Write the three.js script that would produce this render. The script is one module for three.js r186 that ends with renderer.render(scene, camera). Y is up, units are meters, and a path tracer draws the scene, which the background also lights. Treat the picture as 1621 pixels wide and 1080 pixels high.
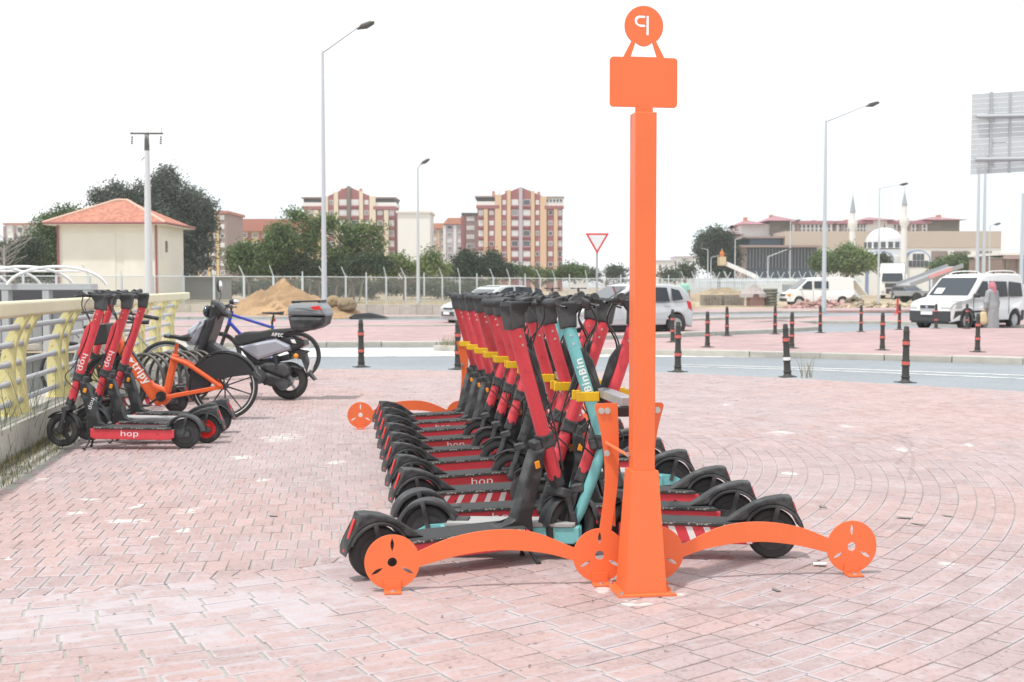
import * as THREE from 'three';
import { mergeGeometries } from 'three/addons/utils/BufferGeometryUtils.js';
import { RoundedBoxGeometry } from 'three/addons/geometries/RoundedBoxGeometry.js';
import { TextGeometry } from 'three/addons/geometries/TextGeometry.js';
import { FontLoader } from 'three/addons/loaders/FontLoader.js';
import { MarchingCubes } from 'three/addons/objects/MarchingCubes.js';

// ---------- camera, sky, sun, exposure ----------
const F = 1900, CX = 810.5, CY = 540, PITCH = Math.atan(88 / F), EYE = 1.3;
const scene = new THREE.Scene();
const camera = new THREE.PerspectiveCamera(2 * Math.atan(540 / F) * 180 / Math.PI, 1621 / 1080, 0.1, 3000);
camera.position.set(0, EYE, 0);
camera.rotation.x = -PITCH;
camera.focus = 6; camera.userData.fStop = 5.6;
const renderer = new THREE.WebGLRenderer({ antialias: true });
renderer.toneMapping = THREE.LinearToneMapping;
renderer.toneMappingExposure = 1.22;
renderer.shadowMap.enabled = true;

let seed = 7;
const rnd = () => { seed = (seed * 1664525 + 1013904223) >>> 0; return seed / 4294967296; };
const rr = (a, b) => a + (b - a) * rnd();
const hash = (x, y) => { let h = Math.imul(x | 0, 374761393) + Math.imul(y | 0, 668265263); h = Math.imul(h ^ (h >>> 13), 1274126177); return ((h ^ (h >>> 16)) >>> 0) / 4294967296; };
const sm = (a, b, x) => { const t = Math.min(1, Math.max(0, (x - a) / (b - a))); return t * t * (3 - 2 * t); };
const noise = (x, y) => { const i = Math.floor(x), j = Math.floor(y), u = x - i, v = y - j, a = u * u * (3 - 2 * u), b = v * v * (3 - 2 * v);
  const p = hash(i, j), q = hash(i + 1, j), r = hash(i, j + 1), s = hash(i + 1, j + 1); return p + (q - p) * a + (r - p) * b + (p - q - r + s) * a * b; };
const fbm = (x, y, o = 4) => { let s = 0, a = 0.5, n = 0; for (let k = 0; k < o; k++) { s += a * noise(x, y); n += a; a *= 0.5; x = x * 2.03 + 17.1; y = y * 2.03 + 5.7; } return s / n; };

{ // bright thin overcast: white cloud with faint pale-blue openings
  const W = 512, H = 256, d = new Float32Array(W * H * 4);
  for (let j = 0; j < H; j++) for (let i = 0; i < W; i++) {
    const th = i / W * Math.PI * 2, el = (j + 0.5) / H * Math.PI - Math.PI / 2;
    const cx = Math.cos(th) * Math.cos(el), cz = Math.sin(th) * Math.cos(el), cy = Math.sin(el), q = 1 / (0.35 + Math.abs(cy));
    const c = fbm(cx * q * 2.2 + 9, cz * q * 2.2 + 4, 5), t = sm(0.34, 0.6, c), k = (j * W + i) * 4;
    const L = el < 0 ? 0.55 : 1.0;
    d[k] = L * (0.86 + 0.24 * t); d[k + 1] = L * (0.935 + 0.17 * t); d[k + 2] = L * (0.97 + 0.14 * t); d[k + 3] = 1;
  }
  const t = new THREE.DataTexture(d, W, H, THREE.RGBAFormat, THREE.FloatType);
  t.mapping = THREE.EquirectangularReflectionMapping; t.magFilter = t.minFilter = THREE.LinearFilter; t.wrapS = THREE.RepeatWrapping; t.needsUpdate = true;
  scene.background = t; scene.environment = t;
}
const sun = new THREE.DirectionalLight(new THREE.Color(1, 0.955, 0.89), 2.7);
sun.position.set(-15, 52, 15); sun.castShadow = true; sun.shadow.radius = 4;
Object.assign(sun.shadow.camera, { left: -45, right: 45, top: 45, bottom: -45, near: 1, far: 160 }); sun.shadow.mapSize.set(4096, 4096);
scene.add(sun, sun.target);

// ---------- helpers ----------
const V = (x, y, z) => new THREE.Vector3(x, y, z);
const ray = (px, py) => { const a = (px - CX) / F, b = (CY - py) / F, c = Math.cos(PITCH), s = Math.sin(PITCH); return V(a, -s + b * c, -c - b * s); };
const at = (px, py, D) => { const r = ray(px, py); return V(0, EYE, 0).addScaledVector(r, D / -r.z); };          // point of the place seen at a pixel, at depth D
const gp = (px, py, Y = 0) => { const r = ray(px, py); return V(0, EYE, 0).addScaledVector(r, (Y - EYE) / r.y); }; // point on level Y
const X = (px, D) => (px - CX) / F * D;
const C = (r, g, b) => new THREE.Color().setRGB(r, g, b);
const mat = (c, rough = 0.6, metal = 0, extra = {}) => new THREE.MeshStandardMaterial({ color: Array.isArray(c) ? C(...c) : new THREE.Color(c), roughness: rough, metalness: metal, ...extra });
const taken = {};
const numbered = (n) => { const k = taken[n] = (taken[n] ?? -1) + 1; return k ? n + '_' + String(k).padStart(3, '0') : n; };
function tag(o, label, category, group, kind) { o.userData = { ...o.userData, ...(label && { label }), ...(category && { category }), ...(group && { group }), ...(kind && { kind }) }; return o; }
function thing(name, label, category, pos = [0, 0, 0], turn = 0, group) { const o = new THREE.Group(); o.name = numbered(name); o.position.set(...pos); o.rotation.y = turn; scene.add(o); return tag(o, label, category, group); }
function mesh(name, geo, m, parent) { const o = new THREE.Mesh(geo, m); o.name = parent ? name : numbered(name); o.castShadow = o.receiveShadow = true; (parent ?? scene).add(o); return o; }
const struct = (name, geo, m) => tag(mesh(name, geo, m), null, null, null, 'structure');
const prep = (g) => { let q = g.index ? g.toNonIndexed() : g; for (const k of Object.keys(q.attributes)) if (!['position', 'normal', 'uv', 'color'].includes(k)) q.deleteAttribute(k); if (!q.attributes.normal) q.computeVertexNormals(); if (!q.attributes.uv) q.setAttribute('uv', new THREE.BufferAttribute(new Float32Array(q.attributes.position.count * 2), 2)); q.clearGroups?.(); return q; };
function mg(list, uvs = 1) { const g = mergeGeometries(list.flat(9).map(prep)); return uvs ? boxUV(g, uvs) : g; }
function boxUV(g, s = 1) { const p = g.attributes.position, n = g.attributes.normal, u = new Float32Array(p.count * 2);
  for (let i = 0; i < p.count; i++) { const ax = Math.abs(n.getX(i)), ay = Math.abs(n.getY(i)), az = Math.abs(n.getZ(i)); const [a, b] = ay >= ax && ay >= az ? [p.getX(i), p.getZ(i)] : ax >= az ? [p.getZ(i), p.getY(i)] : [p.getX(i), p.getY(i)]; u[2 * i] = a * s; u[2 * i + 1] = b * s; }
  g.setAttribute('uv', new THREE.BufferAttribute(u, 2)); return g; }
const box = (w, h, d, x = 0, y = 0, z = 0, bev = 0, rot) => { const g = bev ? new RoundedBoxGeometry(w, h, d, 2, bev) : new THREE.BoxGeometry(w, h, d); if (rot) g.applyMatrix4(new THREE.Matrix4().makeRotationFromEuler(new THREE.Euler(...rot))); return g.translate(x, y, z); };
const bx = (x0, x1, y0, y1, z0, z1, bev = 0) => box(x1 - x0, y1 - y0, z1 - z0, (x0 + x1) / 2, (y0 + y1) / 2, (z0 + z1) / 2, bev);
function bar(a, b, r0, r1 = r0, seg = 10) { const A = V(...a), B = V(...b), d = B.clone().sub(A), g = new THREE.CylinderGeometry(r1, r0, d.length(), seg); g.applyQuaternion(new THREE.Quaternion().setFromUnitVectors(V(0, 1, 0), d.normalize())); return g.translate((A.x + B.x) / 2, (A.y + B.y) / 2, (A.z + B.z) / 2); }
function beam(a, b, w, h, bev = 0) { const A = V(...a), B = V(...b), d = B.clone().sub(A), g = bev ? new RoundedBoxGeometry(w, d.length(), h, 2, bev) : new THREE.BoxGeometry(w, d.length(), h); const y = d.normalize(), z = Math.abs(y.z) > 0.99 ? V(0, 1, 0) : V(0, 0, 1), x = y.clone().cross(z).normalize(), zz = x.clone().cross(y); g.applyMatrix4(new THREE.Matrix4().makeBasis(x, y, zz)); return g.translate((A.x + B.x) / 2, (A.y + B.y) / 2, (A.z + B.z) / 2); }
const tube = (pts, r, n = 24, seg = 8, closed = false) => new THREE.TubeGeometry(new THREE.CatmullRomCurve3(pts.map((p) => V(...p)), closed), n, r, seg, closed);
const lathe = (pts, seg = 24) => new THREE.LatheGeometry(pts.map(([a, b]) => new THREE.Vector2(a, b)), seg);
const shp = (pts, curve = false) => { const s = new THREE.Shape(); if (curve) { s.moveTo(...pts[0]); s.splineThru(pts.slice(1).map((p) => new THREE.Vector2(...p))); } else s.setFromPoints(pts.map((p) => new THREE.Vector2(...p))); return s; };
// side outline (x, y) with thickness along z, centred on z = zc
function plate(s, t, bev = 0, zc = 0, cs = 12) { const sh = s instanceof THREE.Shape ? s : shp(s); const g = new THREE.ExtrudeGeometry(sh, { depth: t - 2 * bev, bevelEnabled: bev > 0, bevelThickness: bev, bevelSize: bev, bevelOffset: -bev, bevelSegments: 2, curveSegments: cs, steps: 1 }); return g.translate(0, 0, zc - t / 2 + bev); }
const ring = (R, r, x, y, z = 0, seg = 32, ts = 10) => new THREE.TorusGeometry(R, r, ts, seg).translate(x, y, z);
const disc = (R, t, x, y, z = 0, seg = 24) => new THREE.CylinderGeometry(R, R, t, seg).rotateX(Math.PI / 2).translate(x, y, z);
const circ = (x, y, r, n = 24) => { const p = new THREE.Path(); p.absarc(x, y, r, 0, Math.PI * 2, true); return p; };
const arcPts = (cx, cy, r, a0, a1, n = 14) => [...Array(n + 1)].map((_, i) => { const a = (a0 + (a1 - a0) * i / n) * Math.PI / 180; return [cx + r * Math.cos(a), cy + r * Math.sin(a)]; });
const font = await new FontLoader().loadAsync('fonts/droid/droid_sans_bold.typeface.json');
const fontR = await new FontLoader().loadAsync('fonts/droid/droid_sans_regular.typeface.json');
function text(str, size, depth = 0.0015, f = font, wide = 1) { const g = new TextGeometry(str, { font: f, size, depth, curveSegments: 4, bevelEnabled: false }); g.computeBoundingBox(); const b = g.boundingBox; return g.translate(-(b.min.x + b.max.x) / 2, -(b.min.y + b.max.y) / 2, 0).scale(wide, 1, 1); }
function tex(n, fn, srgb = true, rep = 1) { const d = new Uint8Array(n * n * 4); for (let j = 0; j < n; j++) for (let i = 0; i < n; i++) { const c = fn(i / n, j / n), k = (j * n + i) * 4; d[k] = c[0] * 255; d[k + 1] = c[1] * 255; d[k + 2] = c[2] * 255; d[k + 3] = 255; }
  const t = new THREE.DataTexture(d, n, n); t.wrapS = t.wrapT = THREE.RepeatWrapping; t.magFilter = THREE.LinearFilter; t.minFilter = THREE.LinearMipmapLinearFilter; t.generateMipmaps = true; if (srgb) t.colorSpace = THREE.SRGBColorSpace; t.repeat.set(rep, rep); t.needsUpdate = true; return t; }
// tiling value noise
const tn = (u, v, f, o = 4) => { let s = 0, a = 0.5, n = 0; for (let k = 0; k < o; k++) { const x = u * f, y = v * f, i = Math.floor(x), j = Math.floor(y), p = x - i, q = y - j, w = p * p * (3 - 2 * p), z = q * q * (3 - 2 * q), H = (a2, b2) => hash(((a2 % f) + f) % f + k * 77, ((b2 % f) + f) % f + f * 13); s += a * (H(i, j) * (1 - w) * (1 - z) + H(i + 1, j) * w * (1 - z) + H(i, j + 1) * (1 - w) * z + H(i + 1, j + 1) * w * z); n += a; a *= 0.5; f *= 2; } return s / n; };
const grime = tex(512, (u, v) => { const n = 0.94 + 0.06 * tn(u, v, 4, 4), f = 0.99 + 0.01 * tn(u, v, 128, 1), g = n * f; return [g, g, g]; });
const grain = tex(512, (u, v) => { const g = 0.35 * tn(u, v, 16, 3) + 0.65 * tn(u, v, 128, 2); return [g, g, g]; }, false);
const scuffs = tex(512, (u, v) => { const a = tn(u, v * 0.999, 9, 4), b = tn(u, v, 90, 2), w = sm(0.62, 0.72, a * 0.55 + b * 0.5) * 0.75; const k = 0.93 + 0.07 * b; return [k * (1 - w) + 0.86 * w, k * (1 - w) + 0.86 * w, k * (1 - w) + 0.86 * w]; });
const wornBlack = tex(512, (u, v) => { const a = tn(u, v, 12, 4), b = tn(u, v, 120, 2), w = sm(0.6, 0.68, a * 0.6 + b * 0.42); const k = 0.2 + 0.06 * b; return [k + 0.62 * w, k + 0.6 * w, k + 0.58 * w]; });
const dusty = tex(512, (u, v) => { const a = tn(u, v, 5, 5), b = tn(u, v, 110, 2), w = sm(0.42, 0.75, a) * 0.13 + 0.05 * b; return [0.135 + w, 0.14 + w, 0.148 + w]; });
const concreteT = tex(512, (u, v) => { const a = tn(u, v, 4, 6), b = tn(u, v, 150, 1); const k = 0.72 + 0.2 * (a - 0.5) + 0.08 * b; return [k, k * 0.985, k * 0.955]; });
const M = {
  orange: mat([0.87, 0.178, 0.056], 0.42, 0, { map: grime }), red: mat([0.73, 0.062, 0.083], 0.42, 0, { map: scuffs }), teal: mat([0.2, 0.56, 0.58], 0.45, 0, { map: scuffs }),
  black: mat([1, 1, 1], 0.55, 0, { map: dusty }), blackGloss: mat([0.03, 0.03, 0.033], 0.38), matBlack: mat([0.045, 0.047, 0.05], 0.85, 0, { bumpMap: grain, bumpScale: 0.0015 }), worn: mat([1, 1, 1], 0.7, 0, { map: wornBlack }),
  tyre: mat([0.045, 0.045, 0.046], 0.88, 0, { bumpMap: grain, bumpScale: 0.001 }), rim: mat([0.06, 0.06, 0.065], 0.5, 0.3), steel: mat([0.6, 0.6, 0.6], 0.3, 0.9), galv: mat([0.5, 0.52, 0.54], 0.5, 0.6, { map: grime }), darkSteel: mat([0.12, 0.11, 0.1], 0.5, 0.7),
  yellow: mat([0.84, 0.52, 0.015], 0.5, 0, { map: grime }), white: mat([0.82, 0.82, 0.82], 0.55), amber: mat([0.85, 0.3, 0.02], 0.35), redLamp: mat([0.65, 0.03, 0.03], 0.3), tread: mat([0.42, 0.42, 0.42], 0.7, 0.1, { bumpMap: grain, bumpScale: 0.002, map: grime }),
  concrete: mat([0.66, 0.64, 0.6], 0.9, 0, { map: concreteT }), cream: mat([0.76, 0.68, 0.4], 0.55, 0, { map: grime }), pole: mat([0.56, 0.59, 0.62], 0.5, 0.35), glass: mat([0.05, 0.065, 0.08], 0.08, 0), carGlass: mat([0.045, 0.055, 0.07], 0.06, 0), carWhite: new THREE.MeshPhysicalMaterial({ color: C(0.8, 0.8, 0.8), roughness: 0.4, clearcoat: 0.6, clearcoatRoughness: 0.1 }),
  silver: new THREE.MeshPhysicalMaterial({ color: C(0.56, 0.58, 0.6), roughness: 0.38, metalness: 0.35, clearcoat: 0.6, clearcoatRoughness: 0.1 }), chrome: mat([0.8, 0.8, 0.82], 0.12, 1), skin: mat([0.45, 0.27, 0.19], 0.6),
};
// ---------- ground, roads, islands ----------
const TH = 8.5 * Math.PI / 180, R0 = V(0.51, 0, -5.2);              // the rack's turn and its near end
const CCX = -3.7, CCD = 9.65, RIN = 4.98;                            // centre of the ring paving (x, depth) and where the rings begin
const railX = (D) => -4.14 - 0.16 * (D - 10.1);                       // the railing's line
const flatShape = (pts, y, holes = []) => { const s = new THREE.Shape(pts.map(([x, d]) => new THREE.Vector2(x, d))); for (const h of holes) s.holes.push(new THREE.Path(h.map(([x, d]) => new THREE.Vector2(x, d)))); const g = new THREE.ShapeGeometry(s); g.rotateX(-Math.PI / 2).translate(0, y, 0); return boxUV(prep(g), 1); };
const slab = (pts, y0, y1) => { const g = new THREE.ExtrudeGeometry(shp(pts), { depth: y1 - y0, bevelEnabled: false }); g.rotateX(-Math.PI / 2).translate(0, y0, 0); return boxUV(prep(g), 1); };
const px2 = (list, Y = 0) => list.map(([a, b]) => { const p = gp(a, b, Y); return [p.x, -p.z]; });
const canal = [[railX(-6) - 0.3, -6], [railX(26) - 0.3, 26], [-60, 26], [-60, -6]];
const earthT = tex(512, (u, v) => { const a = tn(u, v, 5, 6), b = tn(u, v, 140, 1), k = 0.78 + 0.22 * (a - 0.5) * 2 + 0.1 * (b - 0.5); return [k, k * 0.95, k * 0.87]; }, true, 0.12);
const asphaltT = tex(1024, (u, v) => { const a = tn(u, v, 4, 5), b = tn(u, v, 256, 2), c = tn(u * 0.5, v, 14, 4), k = 0.735 + 0.1 * (a - 0.5) + 0.09 * (b - 0.5) + 0.05 * (c - 0.5); return [k * 0.975, k, k * 1.025]; }, true, 0.1);
const farPaveT = tex(512, (u, v) => { const r = Math.floor(v * 40), q = Math.floor(u * 20 + (r % 2) * 0.5), h = hash(q % 20, r), jx = (u * 20 + (r % 2) * 0.5) % 1, jy = v * 40 % 1, j = jx < 0.06 || jy < 0.1 ? 0.86 : 1, k = (0.93 + 0.1 * h) * (0.92 + 0.16 * tn(u, v, 5, 4)) * j; return [0.735 * k, 0.645 * k, 0.64 * k]; }, true, 0.25);
struct('ground', flatShape([[-600, -40], [600, -40], [600, 900], [-600, 900]], -0.16, [canal]), mat([0.62, 0.56, 0.48], 0.95, 0, { map: earthT }));
struct('road', flatShape([[railX(17) - 0.25, 14], [60, 4], [60, 62], [-70, 62], [-70, 27], [railX(26) - 0.25, 27]], -0.12), mat([0.53, 0.545, 0.565], 0.9, 0, { map: asphaltT }));
struct('canal_bed', flatShape([[-70, -10], [2, -10], [2, 30], [-70, 30]], -2.6), mat([0.34, 0.35, 0.34], 0.9, 0, { map: earthT }));
// worn white band painted beside the islands' kerbs
const paintT = tex(512, (u, v) => { const a = tn(u, v, 10, 5), b = tn(u, v, 120, 1), k = 0.96 - 0.2 * sm(0.55, 0.75, a) - 0.04 * b; return [k, k, k]; }, true, 0.4);
const whitePaint = mat([0.84, 0.84, 0.83], 0.8, 0, { map: paintT });
struct('road_marking', flatShape(px2([[380, 553], [560, 551.5], [690, 551], [760, 556], [900, 559], [1080, 560], [1300, 563], [1621, 571], [1900, 580], [1900, 583], [1621, 574.5], [1300, 567], [1080, 565], [900, 565], [700, 564], [560, 564.5], [380, 566]], -0.115), -0.115), whitePaint);
struct('road_marking', flatShape(px2([[1080, 577], [1350, 584], [1621, 594], [1900, 607], [1900, 608.5], [1621, 595], [1350, 584.8], [1080, 577.6]], -0.115), -0.115), whitePaint);
struct('road_marking', flatShape(px2([[1080, 580], [1300, 585.5], [1621, 599], [1900, 613], [1900, 614], [1621, 600], [1300, 586.3], [1080, 580.6]], -0.115), -0.115), whitePaint);
const pinkFar = mat([0.86, 0.8, 0.82], 0.88, 0, { map: farPaveT });
function island(name, near, far, kerbSpace = 1) { // raised paving with a kerb of separate stones along its near edge
  const a = px2(near), b = px2(far); const o = tag(mesh(name, slab([...a, ...b.slice().reverse()], -0.14, -0.012), pinkFar), null, null, null, 'structure');
  for (let i = 0; i < a.length - 1; i++) { const [x0, d0] = a[i], [x1, d1] = a[i + 1], L = Math.hypot(x1 - x0, d1 - d0), n = Math.max(1, Math.round(L / kerbSpace)), ang = Math.atan2(d1 - d0, x1 - x0);
    for (let k = 0; k < n; k++) { const t = (k + 0.5) / n, w = L / n - 0.012; if (Math.abs(x0 + (x1 - x0) * t) > 16) continue; mesh('kerb_stone', boxUV(prep(box(w, 0.15, 0.2, 0, 0, 0, 0.02).rotateY(ang).translate(x0 + (x1 - x0) * t, -0.07 + rr(-0.006, 0.006), -(d0 + (d1 - d0) * t)))), kerbM[k % 3], o); } }
  return o; }
const kerbM = [0.8, 0.74, 0.84].map((k) => mat([k, k * 0.985, k * 0.95], 0.9, 0, { map: concreteT }));
island('traffic_island', [[690, 546.5], [760, 549.5], [900, 551.5], [1080, 554], [1300, 558], [1621, 566.5], [1760, 571]], [[692, 545.6], [900, 538.5], [1080, 533.5], [1220, 527.5], [1340, 525], [1444, 518.5], [1621, 519], [1760, 520]], 1.2);
island('traffic_island', [[-300, 548], [0, 545], [430, 541.5], [690, 540.5], [1080, 526.5], [1220, 521], [1296, 516.5]], [[-300, 518], [0, 517.5], [430, 516.6], [690, 516], [1080, 508], [1220, 504], [1296, 513]], 1.4);
island('pavement', [[-300, 516.3], [430, 515.2], [690, 514.6], [1080, 505.5], [1135, 502.5], [1300, 500]], [[-300, 507], [430, 507], [690, 507], [1080, 501], [1140, 500.3], [1300, 499]], 2.5);
island('pavement', [[-300, 502], [300, 501], [560, 500.5], [900, 499.5], [1100, 494], [1300, 491.5], [1500, 490]], [[-300, 496], [300, 496], [560, 496], [900, 495], [1100, 489], [1300, 487.5], [1500, 486]], 3);
island('pavement', [[1150, 513], [1290, 507.5], [1400, 508], [1480, 511], [1621, 516], [1800, 519]], [[1300, 501], [1340, 499], [1480, 499], [1621, 503], [1800, 506]], 2.5);

// ---------- plaza paving: straight courses inside the ring, concentric courses outside ----------
const edge = px2([[300, 583], [430, 583.5], [572, 584], [725, 586], [900, 587], [1075, 590], [1246, 598], [1433, 608.5], [1621, 619], [1900, 638]]);
const plazaEdgeD = (x) => { if (x <= edge[0][0]) return edge[0][1]; for (let i = 0; i < edge.length - 1; i++) if (x <= edge[i + 1][0]) { const t = (x - edge[i][0]) / (edge[i + 1][0] - edge[i][0]); return edge[i][1] + t * (edge[i + 1][1] - edge[i][1]); } return edge[edge.length - 1][1] - (x - edge[edge.length - 1][0]); };
const inPlaza = (x, d) => d > 1.2 && d < plazaEdgeD(x) - 0.12 && x > railX(d) + 0.52 && x < 9.5;
const ct = Math.cos(TH), st = Math.sin(TH), BR = 0.104, BL = 0.206, J = 0.0048;
function brickAt(x, d) { // which paver a spot belongs to, and where in it (distance to its edge in metres)
  const rx = x - CCX, rd = d - CCD, r = Math.hypot(rx, rd);
  if (r >= RIN) { const k = Math.floor((r - RIN) / BR), rm = RIN + (k + 0.5) * BR, n = Math.round(2 * Math.PI * rm / BL), a = (Math.atan2(rd, rx) / (2 * Math.PI) + 1) * n + (k % 2) * 0.5 + hash(k, 3) * 0.3, m = Math.floor(a); return [k + 1000, m, Math.min((a - m) * BL, (1 - a + m) * BL, r - RIN - k * BR, RIN + (k + 1) * BR - r)]; }
  const u = rx * ct + rd * st, v = -rx * st + rd * ct, k = Math.floor(v / BL), uu = u / BR + (k & 1 ? 0.5 : 0) + hash(k, 9) * 0.25, m = Math.floor(uu);
  return [k, m, Math.min((uu - m) * BR, (1 - uu + m) * BR, v - k * BL, (k + 1) * BL - v)];
}
// paint splashes and white efflorescence found on the paving (x, depth, half-sizes)
const splash = [[445, 693, 32, 4], [385, 724, 22, 2.5], [530, 732, 16, 2], [120, 812, 20, 2.5], [200, 825, 36, 2.5], [240, 851, 18, 2], [215, 803, 12, 2], [15, 883, 6, 3], [60, 760, 14, 2], [150, 790, 20, 2], [290, 840, 14, 2.5], [300, 808, 16, 4], [330, 700, 15, 2], [415, 760, 14, 1.6], [1265, 895, 0, 0], [955, 934, 12, 5], [1060, 930, 16, 4], [1070, 941, 22, 2], [1000, 955, 26, 2], [1500, 893, 14, 3], [1150, 640, 12, 1.4], [1240, 685, 24, 2], [1340, 675, 14, 1.6], [1430, 712, 18, 2], [1530, 705, 16, 2], [1250, 750, 14, 2]].filter((s) => s[2]).map(([a, b, w, h]) => { const p = gp(a, b), q = gp(a + w, b), s = gp(a, b - h); return [p.x, -p.z, q.x - p.x, p.z - s.z]; });
const marks = [[[1085, 940], [1250, 905], [1420, 830]], [[1060, 965], [1300, 955], [1420, 930]], [[1140, 720], [1160, 703], [1205, 692]], [[1385, 678], [1440, 698], [1420, 735]], [[1230, 745], [1450, 722], [1560, 690]], [[1425, 695], [1445, 720], [1440, 760]], [[860, 1055], [1150, 1010], [1500, 960]]].map((l) => px2(l)).map((l) => new THREE.CatmullRomCurve3(l.map(([a, b]) => V(a, b, 0))).getPoints(12).map((q) => [q.x, q.y]));
const markBox = new Map();
function markDist(l, x, d) { let b = markBox.get(l); if (!b) markBox.set(l, b = [Math.min(...l.map((q) => q[0])) - 0.05, Math.max(...l.map((q) => q[0])) + 0.05, Math.min(...l.map((q) => q[1])) - 0.05, Math.max(...l.map((q) => q[1])) + 0.05]); if (x < b[0] || x > b[1] || d < b[2] || d > b[3]) return 9; let m = 9; for (let i = 0; i < l.length - 1; i++) { const ax = l[i][0], ay = l[i][1], ex = l[i + 1][0] - ax, ey = l[i + 1][1] - ay, t = Math.max(0, Math.min(1, ((x - ax) * ex + (d - ay) * ey) / (ex * ex + ey * ey))); m = Math.min(m, Math.hypot(x - ax - t * ex, d - ay - t * ey)); } return m; }
function paverColour(x, d, fine) {
  const [k, m, e] = brickAt(x, d), h1 = hash(k, m), h2 = hash(m + 91, k - 17), lo = fbm(x * 0.45 + 3, d * 0.45, 4), me = fbm(x * 5, d * 5, 3), fi = fine ? noise(x * 170, d * 170) * 0.6 + noise(x * 75 + 5, d * 75) * 0.4 : 0.5;
  const warm = sm(0.35, 0.62, lo + 0.25 * (h2 - 0.5) - 0.012 * x);
  const sc = fbm(x * 60 + 13, d * 60, 3); let v = 0.95 + 0.12 * (h1 - 0.5) + 0.2 * (me - 0.5) + 0.16 * (fi - 0.5) - 0.16 * sm(0.6, 0.75, sc);
  let R = (0.4 + 0.03 * warm) * v, G = (0.308 - 0.004 * warm) * v, B = (0.31 - 0.018 * warm) * v;
  // pale mineral bloom on paver rims and scattered scrapes of lime
  const bl = sm(0.62, 0.8, fbm(x * 14 + 40, d * 24, 4) + 0.12 * (h1 - 0.5)) * 0.42 + sm(0.62, 0.72, fbm(x * 45 + 4, d * 160, 3)) * 0.3 + sm(0.02, 0.003, e + 0.012 * (fi - 0.5)) * (0.45 + 0.4 * sm(5.6, 4.7, d)) * sm(0.35, 0.62, fbm(x * 3 + 7, d * 3, 3));
  let w = bl;
  // the large whitewashed patch on the outer rings
  const r = Math.hypot(x - CCX, d - CCD), ex = (x + 1.75) / 1.35, ed = (d - 4.75) / 0.62, q = 1 - Math.hypot(ex, ed) + 0.7 * (fbm(x * 2.2 + 11, d * 2.2 + 8, 4) - 0.5);
  if (r > RIN - 0.02 && q > -0.4) { const a = sm(-0.32, 0.3, q) , core = sm(0.45, 0.6, fbm(x * 9 + 2, d * 9, 3) + 0.35 * (h1 - 0.5)); w = Math.max(w, a * (0.3 + 0.5 * core + 0.4 * sm(0.026, 0.004, e)) * (0.75 + 0.5 * (fbm(x * 30, d * 30, 3) - 0.3))); }
  let sp = 0; for (const [sx, sd, sw, sh] of splash) { const dx = (x - sx) / sw, dd = (d - sd) / (sh * 1.6 + 0.012); if (Math.abs(dx) < 1.6 && Math.abs(dd) < 1.6) { const t = 1 - Math.hypot(dx, dd) + 2.6 * (fbm(x * 16 + 1, d * 40, 5) - 0.5); sp = Math.max(sp, sm(0.3, 0.55, t)); } }
  w = Math.min(0.97, w); R += (0.455 - R) * w; G += (0.415 - G) * w; B += (0.44 - B) * w;
  sp *= 0.9; R += (0.56 - R) * sp; G += (0.54 - G) * sp; B += (0.53 - B) * sp; for (const m2 of marks) { const t = markDist(m2, x, d); if (t < 0.03) { const q = 0.85 + 0.15 * sm(0.012, 0.03, t + 0.012 * me); R *= q; G *= q; B *= q; } } const spot = noise(x * 33 + 70, d * 33); if (spot > 0.965) { R *= 0.45; G *= 0.45; B *= 0.45; }
  return [R, G, B];
}
const toS = (v) => v <= 0.0031308 ? 12.92 * v : 1.055 * Math.pow(v, 1 / 2.4) - 0.055;
const LUT = [...Array(1025)].map((_, i) => Math.round(255 * toS(i / 1024)));
function paverMap(x0, d0, size, n, fine) { const d = new Uint8Array(n * n * 4); for (let j = 0; j < n; j++) for (let i = 0; i < n; i++) { const c = paverColour(x0 + (i + 0.5) / n * size, d0 + (j + 0.5) / n * size, fine), k = (j * n + i) * 4; for (let q = 0; q < 3; q++) d[k + q] = LUT[Math.min(1024, Math.max(0, Math.round(c[q] * 1024)))]; d[k + 3] = 255; }
  const t = new THREE.DataTexture(d, n, n); t.colorSpace = THREE.SRGBColorSpace; t.magFilter = THREE.LinearFilter; t.minFilter = THREE.LinearMipmapLinearFilter; t.generateMipmaps = true; t.wrapS = t.wrapT = THREE.MirroredRepeatWrapping; t.needsUpdate = true; return t; }
const bumpA = grain.clone(); bumpA.repeat.set(10, 10); bumpA.needsUpdate = true;
const NEAR = { x: -4, d: 2.4, s: 7.6 }, FARP = { x: -8.5, d: 1, s: 20 };
const paverNear = mat([1, 1, 1], 0.86, 0, { map: paverMap(NEAR.x, NEAR.d, NEAR.s, 2048, true), bumpMap: bumpA, bumpScale: 0.0022 });
const paverFar = mat([1, 1, 1], 0.86, 0, { map: paverMap(FARP.x, FARP.d, FARP.s, 1024, false) });
const plaza = struct('plaza_paving', flatShape([[railX(1) + 0.3, 1], [13, 1], ...edge.slice().reverse().filter(([x]) => x > -6.6), [railX(19) + 0.3, edge[0][1]]], -0.0052), mat([0.62, 0.62, 0.61], 0.95, 0, { map: concreteT }));
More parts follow.
